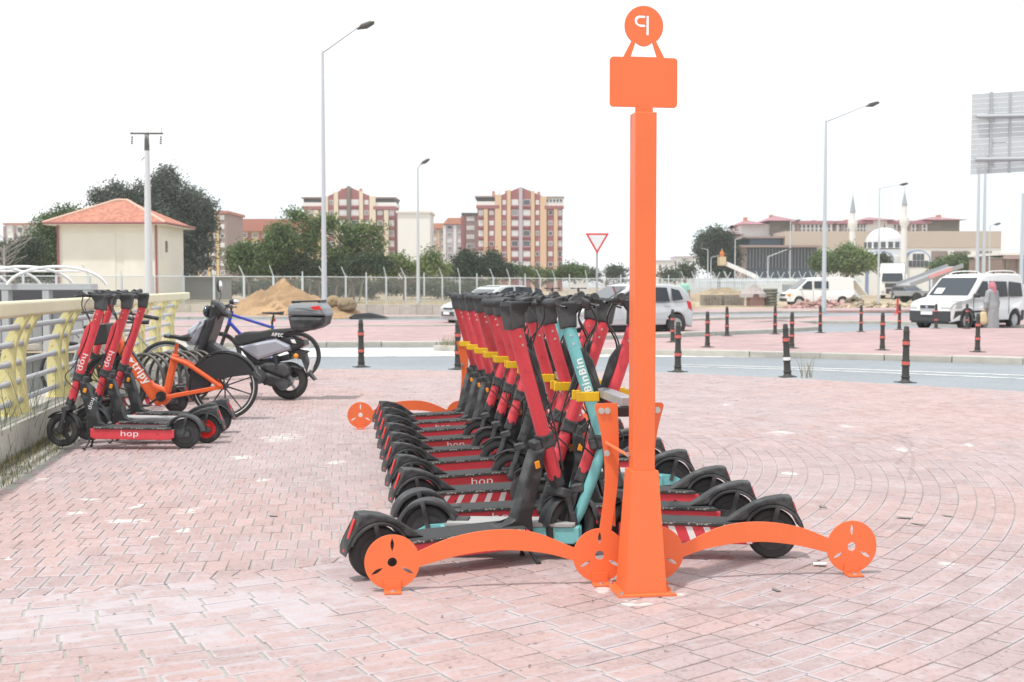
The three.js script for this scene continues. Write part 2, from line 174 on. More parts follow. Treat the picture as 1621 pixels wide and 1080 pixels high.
{
  const quads = [];
  for (let k = 0; k < 175; k++) { const r = RIN + k * BR, rm = r + BR / 2, n = Math.round(2 * Math.PI * rm / BL), off = (k % 2) * 0.5 + hash(k, 3) * 0.3; for (let m = 0; m < n; m++) { let a0 = (m - off) / n * 2 * Math.PI, a1 = a0 + 2 * Math.PI / n; const am = (a0 + a1) / 2, x = CCX + rm * Math.cos(am), d = CCD + rm * Math.sin(am); if (!inPlaza(x, d)) continue; if (Math.abs(x) > d * 0.5 + 1.2) continue; const ja = (0.0085 + 0.004 * hash(m, k)) / 2 / rm; a0 += ja; a1 -= ja; const P = (a, q) => [CCX + q * Math.cos(a), CCD + q * Math.sin(a)]; quads.push([P(a0, r + J / 2), P(a0, r + BR - J / 2), P(a1, r + BR - J / 2), P(a1, r + J / 2)]); } }
  for (let k = -26; k < 26; k++) { const off = (k & 1 ? 0.5 : 0) + hash(k, 9) * 0.25; for (let m = -52; m < 52; m++) { const jw = 0.0055 + 0.004 * hash(m, k), u0 = (m - off) * BR + jw / 2, u1 = u0 + BR - jw, v0 = k * BL + J / 2, v1 = v0 + BL - J - 0.001; const P = (u, v) => [CCX + u * ct - v * st, CCD + u * st + v * ct], q = [P(u0, v0), P(u0, v1), P(u1, v1), P(u1, v0)]; const cx = (q[0][0] + q[2][0]) / 2, cd = (q[0][1] + q[2][1]) / 2; if (q.some(([a, b]) => Math.hypot(a - CCX, b - CCD) > RIN)) { if (q.every(([a, b]) => Math.hypot(a - CCX, b - CCD) > RIN - 0.012)) continue; for (const c of q) { const r = Math.hypot(c[0] - CCX, c[1] - CCD); if (r > RIN - 0.003) { const s = (RIN - 0.003) / r; c[0] = CCX + (c[0] - CCX) * s; c[1] = CCD + (c[1] - CCD) * s; } } } if (inPlaza(cx, cd) && Math.abs(cx) < cd * 0.5 + 1.2) quads.push(q); } }
  const brick = (q, N, out) => { const cx = (q[0][0] + q[1][0] + q[2][0] + q[3][0]) / 4, cd = (q[0][1] + q[1][1] + q[2][1] + q[3][1]) / 4, dy = rr(-0.0012, 0.0012), tx = rr(-0.012, 0.012), td = rr(-0.012, 0.012);
    const yt = (p) => dy + (p[0] - cx) * tx + (p[1] - cd) * td, ins = (p, e) => { const dx = p[0] - cx, dd = p[1] - cd, L = Math.hypot(dx, dd); return [p[0] - dx / L * e, p[1] - dd / L * e]; };
    const T = q.map((p) => { const i = ins(p, 0.006); return [i[0], yt(p), i[1]]; }), E = q.map((p) => [p[0], yt(p) - 0.0022, p[1]]), B = q.map((p) => [p[0], -0.02, p[1]]);
    const f = (a, b, c) => { const A = V(a[0], a[1], -a[2]), n = V(b[0], b[1], -b[2]).sub(A).cross(V(c[0], c[1], -c[2]).sub(A)).normalize(); for (const p of [a, b, c]) { out.p.push(p[0], p[1], -p[2]); out.n.push(n.x, n.y, n.z); out.u.push((p[0] - N.x) / N.s, (p[2] - N.d) / N.s); } };
    const ccw = (q[1][0] - q[0][0]) * (q[2][1] - q[1][1]) - (q[1][1] - q[0][1]) * (q[2][0] - q[1][0]) > 0; const o = ccw ? [0, 1, 2, 3] : [3, 2, 1, 0];
    f(T[o[0]], T[o[1]], T[o[2]]); f(T[o[0]], T[o[2]], T[o[3]]);
    for (let i = 0; i < 4; i++) { const a = o[i], b = o[(i + 1) % 4]; f(T[a], E[a], E[b]); f(T[a], E[b], T[b]); f(E[a], B[a], B[b]); f(E[a], B[b], E[b]); } };
  const geoOf = (o) => { const g = new THREE.BufferGeometry(); g.setAttribute('position', new THREE.Float32BufferAttribute(o.p, 3)); g.setAttribute('normal', new THREE.Float32BufferAttribute(o.n, 3)); g.setAttribute('uv', new THREE.Float32BufferAttribute(o.u, 2)); return g; };
  const mid = (q) => [(q[0][0] + q[2][0]) / 2, (q[0][1] + q[2][1]) / 2], seen = (q) => { const [x, d] = mid(q); return d > 3.72 && Math.abs(x) < d * 0.42 && !(x > -0.75 && x < 1.7 && d > 4.95); };
  quads.sort((a, b) => (seen(b) - seen(a)) || mid(a)[1] - mid(b)[1]);
  const near = { p: [], n: [], u: [] }, far = { p: [], n: [], u: [] };
  quads.forEach((q, i) => { const [x, d] = mid(q), isNear = x > NEAR.x + 0.15 && x < NEAR.x + NEAR.s - 0.15 && d > NEAR.d + 0.15 && d < NEAR.d + NEAR.s - 0.15;
    if (i < 300) { const o = { p: [], n: [], u: [] }; brick(q, NEAR, o); mesh('paver', geoOf(o), paverNear, plaza); } else brick(q, isNear ? NEAR : FARP, isNear ? near : far); });
  tag(mesh('paver_field', geoOf(near), paverNear, plaza), null, null, null, 'stuff'); tag(mesh('paver_field', geoOf(far), paverFar, plaza), null, null, null, 'stuff');
  console.log('pavers', quads.length);
}
// ---------- the orange rack ----------
const onRack = (x, s, y = 0) => V(x, y, -s).applyAxisAngle(V(0, 1, 0), TH).add(R0);
const CL = [...Array(10)].map((_, i) => 0.49 + 0.573 * i), RACKL = 5.86;
{
  const rack = thing('scooter_rack', 'long orange scooter parking rack with wheel-shaped feet and yellow clamps on a steel rail', 'scooter rack', R0.toArray(), TH);
  const RD = 0.118, HC = 0.126;
  const slit = (s, cx, cy, a) => { const p = new THREE.Path(), c = Math.cos(a), n = Math.sin(a), q = (r, w) => [cx + r * c - w * n, cy + r * n + w * c]; p.moveTo(...q(0.044, 0)); for (let i = 1; i <= 8; i++) p.lineTo(...q(0.044 + 0.062 * i / 8, 0.0085 * Math.sin(Math.PI * i / 8))); for (let i = 7; i >= 1; i--) p.lineTo(...q(0.044 + 0.062 * i / 8, -0.0085 * Math.sin(Math.PI * i / 8))); p.closePath(); s.holes.push(p); };
  function endShape() { // outer wheel disc, arched link, pivot disc and flared upright in one cut plate
    const ax = -1.03, bx0 = -0.13, pts = [...arcPts(ax, HC, RD, 349, 22, 40).reverse().reverse()];
    const up = new THREE.CatmullRomCurve3([V(ax + 0.118, HC + 0.046, 0), V(ax + 0.24, HC + 0.094, 0), V(ax + 0.42, HC + 0.125, 0), V(ax + 0.6, HC + 0.112, 0), V(bx0 - RD * 0.951, HC + RD * 0.309, 0)]).getPoints(24).map((p) => [p.x, p.y]);
    const lo = new THREE.CatmullRomCurve3([V(bx0 - RD * 0.99, HC - 0.02, 0), V(ax + 0.66, HC + 0.016, 0), V(ax + 0.46, HC + 0.036, 0), V(ax + 0.28, HC + 0.018, 0), V(ax + 0.118, HC - 0.022, 0)]).getPoints(24).map((p) => [p.x, p.y]);
    const left = new THREE.CatmullRomCurve3([V(bx0, HC + RD, 0), V(bx0 + 0.02, 0.41, 0), V(bx0 + 0.021, 0.52, 0), V(bx0 + 0.002, 0.67, 0), V(bx0 - 0.024, 0.775, 0)]).getPoints(16).map((p) => [p.x, p.y]);
    const right = new THREE.CatmullRomCurve3([V(bx0 + 0.078, 0.79, 0), V(bx0 + 0.084, 0.6, 0), V(bx0 + 0.08, 0.44, 0), V(bx0 + 0.052, HC + 0.106, 0)]).getPoints(14).map((p) => [p.x, p.y]);
    const d1 = arcPts(ax, HC, RD, 350, 20, 44), d1cw = []; for (let i = 0; i <= 44; i++) { const a = (350 - (350 - 21) * i / 44) * Math.PI / 180; d1cw.push([ax + RD * Math.cos(a), HC + RD * Math.sin(a)]); }
    const pv1 = []; for (let i = 1; i < 10; i++) { const a = (162 - (162 - 91) * i / 10) * Math.PI / 180; pv1.push([bx0 + RD * Math.cos(a), HC + RD * Math.sin(a)]); }
    const pv2 = []; for (let i = 1; i < 40; i++) { const a = (64 - (64 + 170) * i / 40) * Math.PI / 180; pv2.push([bx0 + RD * Math.cos(a), HC + RD * Math.sin(a)]); }
    const s = shp([...d1cw, ...up.slice(1), ...pv1, ...left, [bx0 - 0.02, 0.786], [bx0 - 0.012, 0.79], ...right, ...pv2, ...lo]);
    for (const cx of [ax, bx0]) { s.holes.push(circ(cx, HC, 0.021)); for (const a of [90, 210, 330]) slit(s, cx, HC, a * Math.PI / 180); }
    return s; }
  const pl = boxUV(prep(plate(endShape(), 0.006, 0.001, 0, 20))), pr = boxUV(prep(plate(endShape(), 0.006, 0.001, 0, 20).rotateY(Math.PI)));
  const foot = mg([box(0.072, 0.008, 0.06, 0, 0.005, 0.03, 0.002), box(0.072, 0.05, 0.006, 0, 0.026, 0.0065)]), boltG = mg([disc(0.011, 0.008, 0, 0, 0, 6), disc(0.014, 0.003, 0, 0, -0.004, 16)]);
  for (const s of [0, RACKL]) for (const side of [-1, 1]) {
    const e = mesh('end_plate', side < 0 ? pl : pr, M.orange, rack); e.position.z = -s;
    for (const x of [1.03, 0.13]) { const f = mesh('foot_bracket', foot, M.orange, e); f.position.set(side * x, 0, 0); const b = mesh('bolt', boltG, M.steel, e); b.position.set(side * x, 0.012, 0.032); b.rotation.x = -Math.PI / 2; }
    for (const [x, y] of [[0.125, 0.757], [0.098, 0.757], [0.1, 0.572]]) { const b = mesh('bolt', boltG, M.steel, e); b.position.set(side * x, y, 0.008); }
    const rib = mesh('stiffener', bx(-0.003, 0.003, 0.25, 0.74, -0.05, -0.004).translate(side * 0.062, 0, 0), M.orange, e); void rib;
  }
  mesh('rail', mg([bx(-0.032, 0.032, 0.772, 0.812, -RACKL + 0.02, -0.02, 0.004)]), M.galv, rack);
  for (const s of [0, RACKL]) mesh('rail_bracket', bx(-0.118, 0.118, 0.728, 0.771, -s - 0.05, -s - 0.008, 0.004), M.blackGloss, rack);
  const wav = [[-0.055, 0.02]]; for (let i = 0; i <= 10; i++) wav.push([-0.055 + 0.011 * i, 0.021 + (i % 2 ? 0.0025 : 0)]); for (let i = 10; i >= 0; i--) wav.push([-0.055 + 0.011 * i, -0.021 - (i % 2 ? 0.003 : 0)]);
  const jaw = plate(wav.slice(1), 0.016, 0.003, 0), clampG = mg([jaw.clone().translate(-0.09, 0.778, 0.05), jaw.clone().translate(-0.09, 0.778, -0.05), bx(-0.045, -0.0335, 0.765, 0.79, 0.035, 0.046, 0.002), bx(-0.045, -0.0335, 0.765, 0.79, -0.046, -0.035, 0.002)]), clampR = clampG.clone().rotateY(Math.PI);
  for (const s of CL) for (const g of [clampG, clampR]) mesh('clamp', g, M.yellow, rack).position.z = -s + (g === clampR ? -0.12 : 0);
  for (const s of CL) { const h = mesh('clamp_bracket', bx(-0.036, 0.036, 0.735, 0.7705, -0.02, 0.02, 0.003), M.blackGloss, rack); h.position.z = -s - 0.05; }
}
// ---------- totem sign ----------
{
  const t = thing('totem_sign', 'tall orange totem post with blank panel and round emblem disc at the rack end', 'totem sign', onRack(0.02, -0.14).toArray(), TH);
  mesh('base_plate', bx(-0.125, 0.125, 0, 0.01, -0.115, 0.115, 0.002), M.orange, t);
  for (const [x, z] of [[-0.108, 0.098], [0.108, 0.098], [-0.108, -0.098], [0.108, -0.098]]) mesh('anchor_bolt', disc(0.009, 0.012, 0, 0, 0, 6).rotateX(Math.PI / 2).translate(x, 0.017, z), M.steel, t);
  const fr = new THREE.CylinderGeometry(0.058 * Math.SQRT2, 0.088 * Math.SQRT2, 0.51, 4, 1).rotateY(Math.PI / 4).translate(0, 0.265, 0);
  const frn = prep(fr); frn.computeVertexNormals(); mesh('pedestal', boxUV(frn), M.orange, t);
  mesh('pole', boxUV(prep(bx(-0.046, 0.046, 0.5, 2.02, -0.046, 0.046, 0.004))), M.orange, t);
  mesh('seam_strip', bx(-0.05, 0.05, 0.518, 0.524, -0.05, 0.05), M.orange, t);
  const lk = mesh('link_arm', boxUV(prep(beam([-0.05, 0.575, -0.03], [-0.125, 0.62, -0.125], 0.012, 0.03, 0.002))), M.orange, t); mesh('bolt', disc(0.011, 0.01, -0.056, 0.582, -0.018, 6), M.steel, lk);
  const rp = new THREE.Shape(), w = 0.145, y0 = 2.045, y1 = 2.252, r = 0.016; rp.moveTo(-w + r, y0); rp.lineTo(-0.035, y0); rp.lineTo(-0.035, 2.0); rp.lineTo(0.04, 2.0); rp.lineTo(0.04, y0); rp.lineTo(w - r, y0); rp.absarc(w - r, y0 + r, r, -Math.PI / 2, 0); rp.lineTo(w, y1 - r); rp.absarc(w - r, y1 - r, r, 0, Math.PI / 2);
  // struts up to the disc, then the disc's outline, in one plate
  const dy = 2.382, dr = 0.083; rp.lineTo(0.088, y1); rp.lineTo(0.053, dy - 0.064); for (let i = 0; i <= 30; i++) { const a = (-50 + (280) * i / 30) * Math.PI / 180; rp.lineTo(dr * Math.cos(a), dy + dr * Math.sin(a)); } rp.lineTo(-0.088, y1); rp.lineTo(-w + r, y1); rp.absarc(-w + r, y1 - r, r, Math.PI / 2, Math.PI); rp.lineTo(-w, y0 + r); rp.absarc(-w + r, y0 + r, r, Math.PI, Math.PI * 1.5);
  const gap = new THREE.Path(); gap.moveTo(-0.056, y1 + 0.002); for (let i = 0; i <= 10; i++) { const a = (233 + 74 * i / 10) * Math.PI / 180; gap.lineTo((dr) * Math.cos(a) * 0.72, dy + dr * Math.sin(a) - 0.002); } gap.lineTo(0.056, y1 + 0.002); gap.closePath(); rp.holes.push(gap);
  const stem = new THREE.Path(); stem.setFromPoints([[0.011, dy - 0.038], [0.021, dy - 0.038], [0.021, dy + 0.043], [0.011, dy + 0.043]].map((p) => new THREE.Vector2(...p))); rp.holes.push(stem);
  const hook = new THREE.Path(); hook.setFromPoints([[0.006, dy + 0.043], [-0.02, dy + 0.043], ...arcPts(-0.018, dy + 0.021, 0.022, 110, 250, 10), [-0.018, dy - 0.004], [0.006, dy - 0.004], [0.006, dy + 0.006], [-0.014, dy + 0.006], ...arcPts(-0.016, dy + 0.02, 0.013, 250, 110, 8), [-0.014, dy + 0.033], [0.006, dy + 0.033]].map((p) => new THREE.Vector2(...p))); rp.holes.push(hook);
  mesh('sign_panel', boxUV(prep(plate(rp, 0.008, 0.001, 0, 10))), M.orange, t);
}
// ---------- rental scooters ----------
const SX = (h) => 0.895 - 0.31 * (h - 0.4);                          // the stem's line
const G = {};
{
  const stemPiece = (h0, h1, a, b) => beam([SX(h0), h0, 0], [SX(h1), h1, 0], a, b, Math.min(a, b) * 0.46);
  const wheel = (r, w, cx) => ({ tyre: mg([lathe([[r - 0.045, -w / 2 + 0.006], [r - 0.02, -w / 2], [r - 0.007, -w / 2 + 0.006], [r - 0.001, -w / 4], [r, 0], [r - 0.001, w / 4], [r - 0.007, w / 2 - 0.006], [r - 0.02, w / 2], [r - 0.045, w / 2 - 0.006]], 40).rotateX(Math.PI / 2).translate(cx, r, 0)], 4) });
  G.rt = wheel(0.12, 0.062, 0).tyre; G.ft = wheel(0.134, 0.056, 0.97).tyre;
  G.rr = mg([disc(0.078, 0.058, 0, 0.12, 0, 28), disc(0.04, 0.072, 0, 0.12, 0, 20), ...[...Array(9)].map((_, i) => box(0.006, 0.05, 0.062, 0, 0.048, 0).rotateZ(i * 0.698).translate(0, 0.12, 0))], 4);
  G.fr = mg([ring(0.088, 0.012, 0.97, 0.134, 0, 32, 8), disc(0.034, 0.07, 0.97, 0.134, 0, 20), ...[...Array(3)].map((_, i) => plate([[-0.02, 0.02], [0.02, 0.02], [0.012, 0.086], [-0.012, 0.086]], 0.03, 0.003).rotateZ(i * 2.094 + 0.5).translate(0.97, 0.134, 0))], 4);
  G.deck = mg([plate([[0.07, 0.092], [0.12, 0.074], [0.7, 0.074], [0.73, 0.09], [0.73, 0.156], [0.07, 0.156]], 0.168, 0.006)], 2);
  G.deckEnd = mg([plate([[-0.045, 0.1], [0.072, 0.088], [0.072, 0.16], [0.0, 0.155], [-0.045, 0.13]], 0.012, 0.002, 0.05), plate([[-0.045, 0.1], [0.072, 0.088], [0.072, 0.16], [0, 0.155], [-0.045, 0.13]], 0.012, 0.002, -0.05), bx(0.068, 0.1, 0.09, 0.158, -0.08, 0.08, 0.004)], 3);
  G.mat = mg([plate([[0.1, 0.158], [0.71, 0.158], [0.71, 0.174], [0.1, 0.174]], 0.172, 0.003)], 3);
  G.edge = mg([bx(0.09, 0.7, 0.1565, 0.1715, 0.087, 0.0925, 0.002), bx(0.09, 0.7, 0.1565, 0.1715, -0.0925, -0.087, 0.002)], 6);
  G.neck = mg([plate([[0.58, 0.174], [0.64, 0.178], [0.675, 0.205], [0.752, 0.46], [0.772, 0.515], [0.83, 0.535], [0.822, 0.44], [0.765, 0.21], [0.778, 0.075], [0.722, 0.075], [0.722, 0.16]], 0.084, 0.012)], 3);
  G.neckSlim = mg([tube([[0.6, 0.12, 0], [0.7, 0.17, 0], [0.77, 0.32, 0], [0.845, 0.53, 0]], 0.027, 20, 12), bx(0.6, 0.74, 0.08, 0.15, -0.05, 0.05, 0.01)], 3);
  G.stemLow = mg([stemPiece(0.36, 0.545, 0.066, 0.066)], 2); G.collar = mg([plate(shp([[-0.037, -0.034], [0.037, -0.034], [0.037, 0.034], [-0.037, 0.034]]), 0.078, 0.012).rotateZ(0.3).translate(SX(0.56), 0.56, 0), box(0.04, 0.05, 0.07, SX(0.56) - 0.05, 0.54, 0, 0.01, [0, 0, 0.3])], 3); G.stemUp = mg([stemPiece(0.56, 1.14, 0.066, 0.068)], 2);
  const ang = Math.atan(0.31);
  G.cover = mg([plate([[-0.01, 0], [0.03, 0.035], [0.034, 0.24], [0.01, 0.31], [-0.01, 0.32]], 0.05, 0.008).rotateZ(ang).translate(SX(0.7) + 0.032, 0.7, 0)], 3);
  G.head = mg([plate([[-0.039, -0.012], [0.039, -0.012], [0.046, 0.05], [0.08, 0.085], [0.088, 0.104], [-0.036, 0.118], [-0.046, 0.1]], 0.076, 0.01).rotateZ(0.12).translate(SX(1.105), 1.105, 0)], 3);
  const hx = SX(1.105) + 0.085, hy = 1.203;
  G.bar = mg([tube([[hx - 0.05, hy + 0.01, -0.265], [hx - 0.012, hy + 0.004, -0.14], [hx, hy, 0], [hx - 0.012, hy + 0.004, 0.14], [hx - 0.05, hy + 0.01, 0.265]], 0.0115, 24, 8), box(0.07, 0.022, 0.06, hx - 0.02, hy + 0.02, 0, 0.008, [0, 0, 0.2]), disc(0.02, 0.03, hx - 0.008, hy + 0.02, 0.11, 14).rotateX(0)], 4);
  const gripAt = (z) => bar([hx - 0.016, hy + 0.005, z * 0.155], [hx - 0.052, hy + 0.01, z * 0.275], 0.0215, 0.0205, 16);
  G.gripL = mg([gripAt(-1), bar([hx - 0.051, hy + 0.01, -0.272], [hx - 0.055, hy + 0.011, -0.284], 0.02, 0.016, 14)], 4); G.gripR = mg([gripAt(1), bar([hx - 0.051, hy + 0.01, 0.272], [hx - 0.055, hy + 0.011, 0.284], 0.02, 0.016, 14)], 4);
  const lever = (s) => mg([tube([[hx, hy, s * 0.13], [hx + 0.045, hy - 0.006, s * 0.15], [hx + 0.035, hy - 0.012, s * 0.2], [hx + 0.02, hy - 0.016, s * 0.25]], 0.006, 14, 6), box(0.03, 0.026, 0.036, hx - 0.004, hy, s * 0.135, 0.006)], 4);
  G.levL = lever(-1); G.levR = lever(1);
  G.cable = mg([tube([[hx + 0.02, hy, -0.1], [hx + 0.05, hy - 0.09, -0.03], [SX(0.98) + 0.045, 0.98, 0.02], [SX(0.75) + 0.07, 0.72, 0.02], [SX(0.6) + 0.06, 0.58, 0.03], [0.92, 0.42, 0.045]], 0.0045, 40, 6), tube([[hx + 0.02, hy, 0.1], [hx + 0.05, hy - 0.08, 0.03], [SX(1) + 0.042, 0.99, -0.02], [SX(0.66) + 0.055, 0.66, -0.03], [SX(0.55) + 0.09, 0.56, -0.05], [0.83, 0.44, -0.045]], 0.004, 40, 6)], 4);
  G.fork = mg([beam([SX(0.4), 0.405, 0], [SX(0.33) + 0.005, 0.33, 0], 0.056, 0.06, 0.012), box(0.07, 0.045, 0.13, 0.925, 0.305, 0, 0.012, [0, 0, -0.3]), ...[-1, 1].map((s) => [beam([0.925, 0.31, s * 0.052], [0.962, 0.17, s * 0.052], 0.03, 0.022, 0.008), bar([0.955, 0.21, s * 0.052], [0.975, 0.125, s * 0.052], 0.019, 0.022, 12), disc(0.024, 0.026, 0.97, 0.134, s * 0.05, 14)])], 3);
  const fArc = (r0, r1, a0, a1) => [...arcPts(0, 0, r1, a0, a1, 18), ...arcPts(0, 0, r0, a1, a0, 18)];
  G.ffend = mg([plate(fArc(0.143, 0.152, 40, 172), 0.076, 0.003).translate(0.97, 0.134, 0), box(0.05, 0.012, 0.07, 0.84, 0.19, 0, 0.005, [0, 0, 1.2])], 3);
  G.rfend = mg([plate(shp([[0.215, 0.176], [0.15, 0.176], ...arcPts(0, 0.12, 0.139, 28, 168, 16), [-0.15, 0.12], [-0.14, 0.17], [-0.105, 0.235], [-0.082, 0.302], [-0.04, 0.302], [0.03, 0.288], [0.09, 0.262], [0.15, 0.222]]), 0.1, 0.01), plate(fArc(0.128, 0.142, 25, 160), 0.116, 0.004).translate(0, 0.12, 0)], 3);
  G.rfendPlain = mg([plate(fArc(0.13, 0.152, 8, 172), 0.104, 0.006).translate(0, 0.122, 0), bx(0.1, 0.2, 0.16, 0.182, -0.045, 0.045, 0.006)], 3);
  G.stay = mg([beam([0.012, 0.12, 0.064], [-0.02, 0.262, 0.06], 0.022, 0.006, 0.002)], 3); G.stay2 = mg([beam([0.012, 0.12, -0.064], [-0.02, 0.262, -0.06], 0.022, 0.006, 0.002)], 3);
  G.tail = mg([beam([-0.146, 0.13, 0], [-0.095, 0.275, 0], 0.008, 0.022, 0.003)], 2);
  G.stand = mg([tube([[0.745, 0.09, 0.035], [0.75, 0.05, 0.045], [0.775, -0.006, 0.085]], 0.0085, 10, 8), disc(0.013, 0.012, 0, 0, 0, 10).rotateX(Math.PI / 2).translate(0.775, -0.003, 0.085)], 3); G.stand2 = G.stand.clone().scale(1, 1, -1); { const p = G.stand2.attributes; for (let i = 0; i < p.position.count; i += 3) for (const a of [p.position, p.normal, p.uv]) { const n = a.itemSize; for (let q = 0; q < n; q++) { const t = a.array[(i + 1) * n + q]; a.array[(i + 1) * n + q] = a.array[(i + 2) * n + q]; a.array[(i + 2) * n + q] = t; } } }
  const both = (g, z) => mg([g.clone().translate(0, 0, z), g.clone().rotateY(Math.PI).translate(0, 0, -z)]);
  const sided = (g, x, y, z, a) => mg([g.clone().rotateZ(a).translate(x, y, z), g.clone().rotateY(Math.PI).rotateZ(a).translate(x, y, -z)]);
  const sidedUp = (g, x, y, z, a) => mg([g.clone().rotateZ(a).translate(x, y, z), g.clone().rotateZ(-a).rotateY(Math.PI).translate(x, y, -z)]);
  const hop = (s) => text('hop', s, 0.0012, fontR, 1.45), bin = (s) => text('BinBin', s, 0.0012, font, 1.15);
  G.hopDeck = sided(hop(0.042), 0.42, 0.116, 0.0838, 0); G.hopStem = sidedUp(hop(0.042), SX(0.68), 0.68, 0.0335, Math.PI / 2 + ang); G.hopNeck = sidedUp(hop(0.028), 0.735, 0.35, 0.0415, Math.PI / 2 + 0.29);
  G.binDeck = sided(bin(0.036), 0.42, 0.116, 0.0838, 0); G.binStem = sidedUp(bin(0.034), SX(0.87), 0.87, 0.0335, Math.PI / 2 + ang);
  G.stripes = [...Array(7)].map((_, i) => [1, -1].map((s) => mg([plate([[0.1 + i * 0.085, 0.08], [0.125 + i * 0.088, 0.08], [0.17 + i * 0.082, 0.152], [0.14 + i * 0.082, 0.152]].map(([a, b]) => [Math.min(0.725, a), b]), 0.0014, 0, s * 0.0842)]))).flat();
  G.bolts = mg([1.06, 1.02].map((h) => [disc(0.006, 0.072, SX(h) + 0.002, h, 0, 8)])); G.refl = mg([1, -1].map((s) => box(0.026, 0.036, 0.008, 0.785, 0.455, s * 0.043, 0.004, [0, 0, 0.25])));
  G.badge = mg([box(0.02, 0.01, 0.17, 0.2, 0.118, 0, 0.004)]);
  void both;
}
const bodyM = { red: M.red, teal: M.teal, red2: mat([0.56, 0.05, 0.06], 0.5, 0, { map: scuffs }) };
function scooter(label, group, o, pos, turn, pitch = 1.5, lean = 0) {
  const t = thing('kick_scooter', label, 'scooter', pos, 0, group); t.rotation.order = 'YZX'; t.rotation.set(lean * Math.PI / 180, turn, pitch * Math.PI / 180);
  const B = bodyM[o.col ?? 'red'], teal = o.col === 'teal', P = (n, g, m, p = t) => mesh(n, g, m, p);
  const wheel = (ty, ri, steer) => { const w = new THREE.Group(); w.name = 'wheel'; w.userData.steers = steer; t.add(w); P('tyre', ty, M.tyre, w); P('rim', ri, o.redRim && !steer ? M.redLamp : M.rim, w); return w; };
  wheel(G.rt, G.rr, 0); wheel(G.ft, G.fr, 1);
  const d = P('deck', G.deck, B); P('deck_mat', G.mat, teal ? M.tread : M.matBlack, d); P('worn_edge', G.edge, teal ? M.tread : M.worn, d); P('rear_bracket', G.deckEnd, teal ? B : M.black, d);
  if (o.stripes) G.stripes.forEach((g) => P('stripe', g, M.white, d)); else if (!o.worn) P('lettering', teal ? G.binDeck : G.hopDeck, M.white, d); P('lock_badge', G.badge, M.blackGloss, d);
  const nk = P('neck', teal ? G.neckSlim : G.neck, teal ? B : M.black); if (!teal) P('reflector', G.refl, M.amber, nk); if (o.neckText) P('lettering', G.hopNeck, M.white, nk);
  const s = P('stem', G.stemUp, B); P('lower_tube', G.stemLow, teal ? M.black : B, s); P('collar', G.collar, M.black, s); P('bolts', G.bolts, M.steel, s); if (teal || o.stemText) P('lettering', teal ? G.binStem : G.hopStem, M.white, s); if (o.cover !== 0) P('battery_cover', G.cover, o.cover === 'red' ? B : M.black, s);
  const h = P('handlebar', G.bar, M.black); P('grip', G.gripL, M.black, h); P('grip', G.gripR, M.black, h); P('brake_lever', G.levL, M.blackGloss, h); P('brake_lever', G.levR, M.blackGloss, h); P('stem_head', G.head, M.black, h);
  P('cable', G.cable, M.blackGloss); P('fork', G.fork, M.black); P('front_fender', G.ffend, M.black);
  const rf = P('rear_fender', o.plain ? G.rfendPlain : G.rfend, M.black); P('fender_stay', G.stay, M.black, rf); P('fender_stay', G.stay2, M.black, rf); if (!o.plain) P('tail_light', G.tail, M.redLamp, rf);
  if (o.steer) { const ax = V(-0.296, 0.955, 0).normalize(), q = new THREE.Quaternion().setFromAxisAngle(ax, o.steer * Math.PI / 180), pv = V(SX(0.6), 0.6, 0); for (const c of t.children) if (c.name === 'handlebar' || c.name === 'fork' || c.name === 'front_fender' || c.userData.steers) { c.quaternion.copy(q); c.position.copy(pv.clone().sub(pv.clone().applyQuaternion(q))); } }
  P('kickstand', G.stand, M.blackGloss); P('kickstand', G.stand2, M.blackGloss);
  return t;
}
